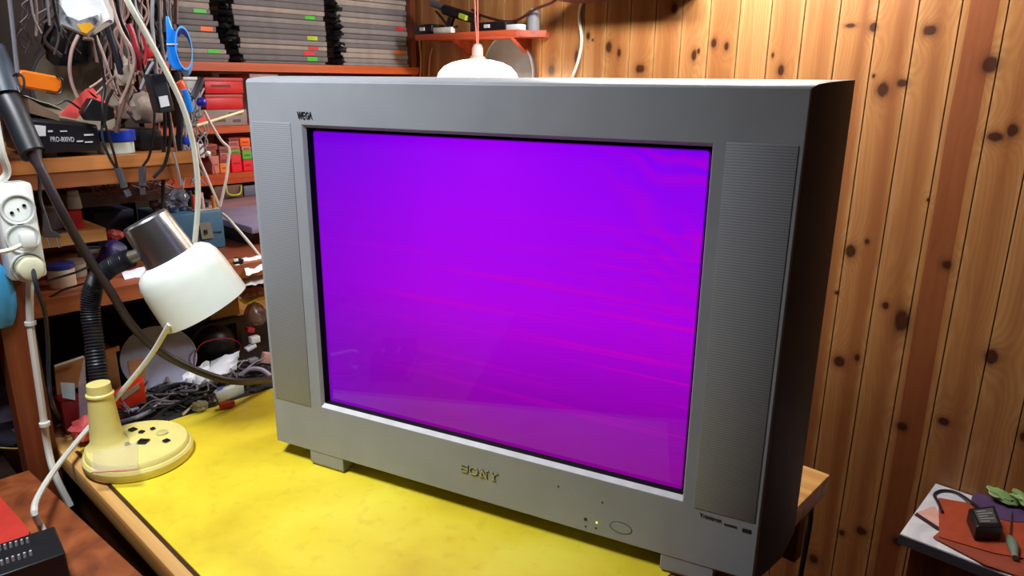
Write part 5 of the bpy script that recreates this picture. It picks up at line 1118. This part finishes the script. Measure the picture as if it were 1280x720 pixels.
for k in range(5):
    t0 = .14+k*.18; pa = top[0].lerp(top[1], t0); pb_ = top[3].lerp(top[2], t0)
    mid1 = pa.lerp(pb_, .1); mid2 = pa.lerp(pb_, .9 if k % 2 else .6); dv = (top[1]-top[0])*.04
    prism(bm, [mid1+Vector((0, 0, .0007)), mid2+Vector((0, 0, .0007)), mid2+dv+Vector((0, 0, .0007)), mid1+dv+Vector((0, 0, .0007))], (0, 0, .0003))
obj('printing', bm, mat('label_print', (190, 190, 190), .5), T)
obj('cord', tube(nb(), [r_(1224, 652, .020), r_(1226, 638, .016), r_(1212, 626, .012), r_(1196, 616, .004), r_(1178, 613, .004), r_(1168, 618, .004), r_(1172, 626, .0115), r_(1178, 640, .011)], .0030), mat('navy_cord', (28, 30, 46), .4), T)
T = thing('screwdriver', 'small screwdriver with a grey-green handle on the side table', 'screwdriver', r_(1268, 685, .008))
obj('handle', tube(nb(), [r_(1262, 672, .013), r_(1266, 682, .0135), r_(1269, 697, .013)], .008, 12, 4, rf=lambda t: .0055+.0045*math.sin(PI*min(1, t*1.05+.05))), mat('sage_handle', (120, 136, 124), .4), T)
obj('shaft', cyl(nb(), r_(1262, 673, .013), r_(1265, 640, .011), .0018, .0014, 8), steel, T)
q = r_(1268, 622, .0)
T = thing('green_wrapper', 'crumpled pale green leafy bundle at the right edge of the side table', 'wrapper', q)
cs_ = [(1254, 619, .030, .025, .3), (1270, 616, .034, .028, -.2), (1283, 624, .03, .03, .5), (1276, 611, .03, .02, 0)]
for k, (x, y, a_, b_2, r) in enumerate(cs_):
    c_ = r_(x, y, .022+.004*k); obj('leaf', lump(c_, (a_, b_2, .009), 40+k, .35, 3, Matrix.Rotation(r, 3, 'Y')), mat('pale_leaf_green', (140, 170, 110), .5, var=.25), T)
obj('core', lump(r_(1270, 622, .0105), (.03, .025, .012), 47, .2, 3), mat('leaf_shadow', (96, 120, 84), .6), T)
# black cord hanging behind television
cable('mains_cord', [pD(1000, 596, 1.30), pD(1008, 604, 1.30), pD(1014, 622, 1.30), pD(1013, 650, 1.30), pD(1006, 690, 1.30), pD(999, 730, 1.30), pD(990, 800, 1.30)], .0045, black, 'black mains cord hanging behind the right side of the television')
# ------------------------------------------------------------------ lights
def area(name, loc, size, size_y, power, color, target, spread=PI):
    d = bpy.data.lights.new(name, 'AREA'); d.shape = 'RECTANGLE'; d.size = size; d.size_y = size_y; d.energy = power; d.color = color; d.spread = spread
    o = bpy.data.objects.new(name, d); COL.objects.link(o); o.location = loc
    o.rotation_euler = (Vector(target)-Vector(loc)).to_track_quat('-Z', 'Y').to_euler(); return o
LX, LY, LZ = -.84, 1.36, 1.84
T = thing('ceiling_fixture', 'short white tube light hanging above the television', 'light fixture', (LX, LY, LZ))
obj('fixture_body', bx((LX-.32, LY-.03, LZ+.03), (LX+.32, LY+.03, LZ+.07), .004), white, T)
for x in (-.2, .2): obj('suspension', bx((LX+x-.004, LY-.004, LZ+.07), (LX+x+.004, LY+.004, 2.6)), steel, T)
obj('tube', cyl(nb(), (LX-.30, LY, LZ+.015), (LX+.30, LY, LZ+.015), .013, None, 16), mat('tube_glass', (245, 248, 255), .3, emis=(240, 246, 255), es=6), T)
for k in range(3):
    d = bpy.data.lights.new('bench_tube_light', 'POINT'); d.energy = 15.5; d.color = (1.0, .97, .92); d.shadow_soft_size = .05
    o = bpy.data.objects.new('bench_tube_light', d); COL.objects.link(o); o.location = (LX-.2+.2*k, LY, LZ-.055)
area('room_light', (-.90, .04, 2.02), .30, .30, 8.4, (.93, .97, 1.0), (-1.0, .38, .8), math.radians(112))
pl = bpy.data.lights.new('pendant_light', 'POINT'); pl.energy = 2.2; pl.color = (1, .78, .52); pl.shadow_soft_size = .03
o = bpy.data.objects.new('pendant_light', pl); COL.objects.link(o); o.location = (pc_.x, pc_.y, topz-.075)
w = bpy.data.worlds.new('world'); SC.world = w; w.use_nodes = True
w.node_tree.nodes['Background'].inputs[0].default_value = (.5, .55, .62, 1); w.node_tree.nodes['Background'].inputs[1].default_value = .05
SC.view_settings.view_transform = 'Standard'; SC.view_settings.look = 'None'; SC.view_settings.gamma = 1; SC.view_settings.use_curve_mapping = False
SC.view_settings.exposure = 0.0
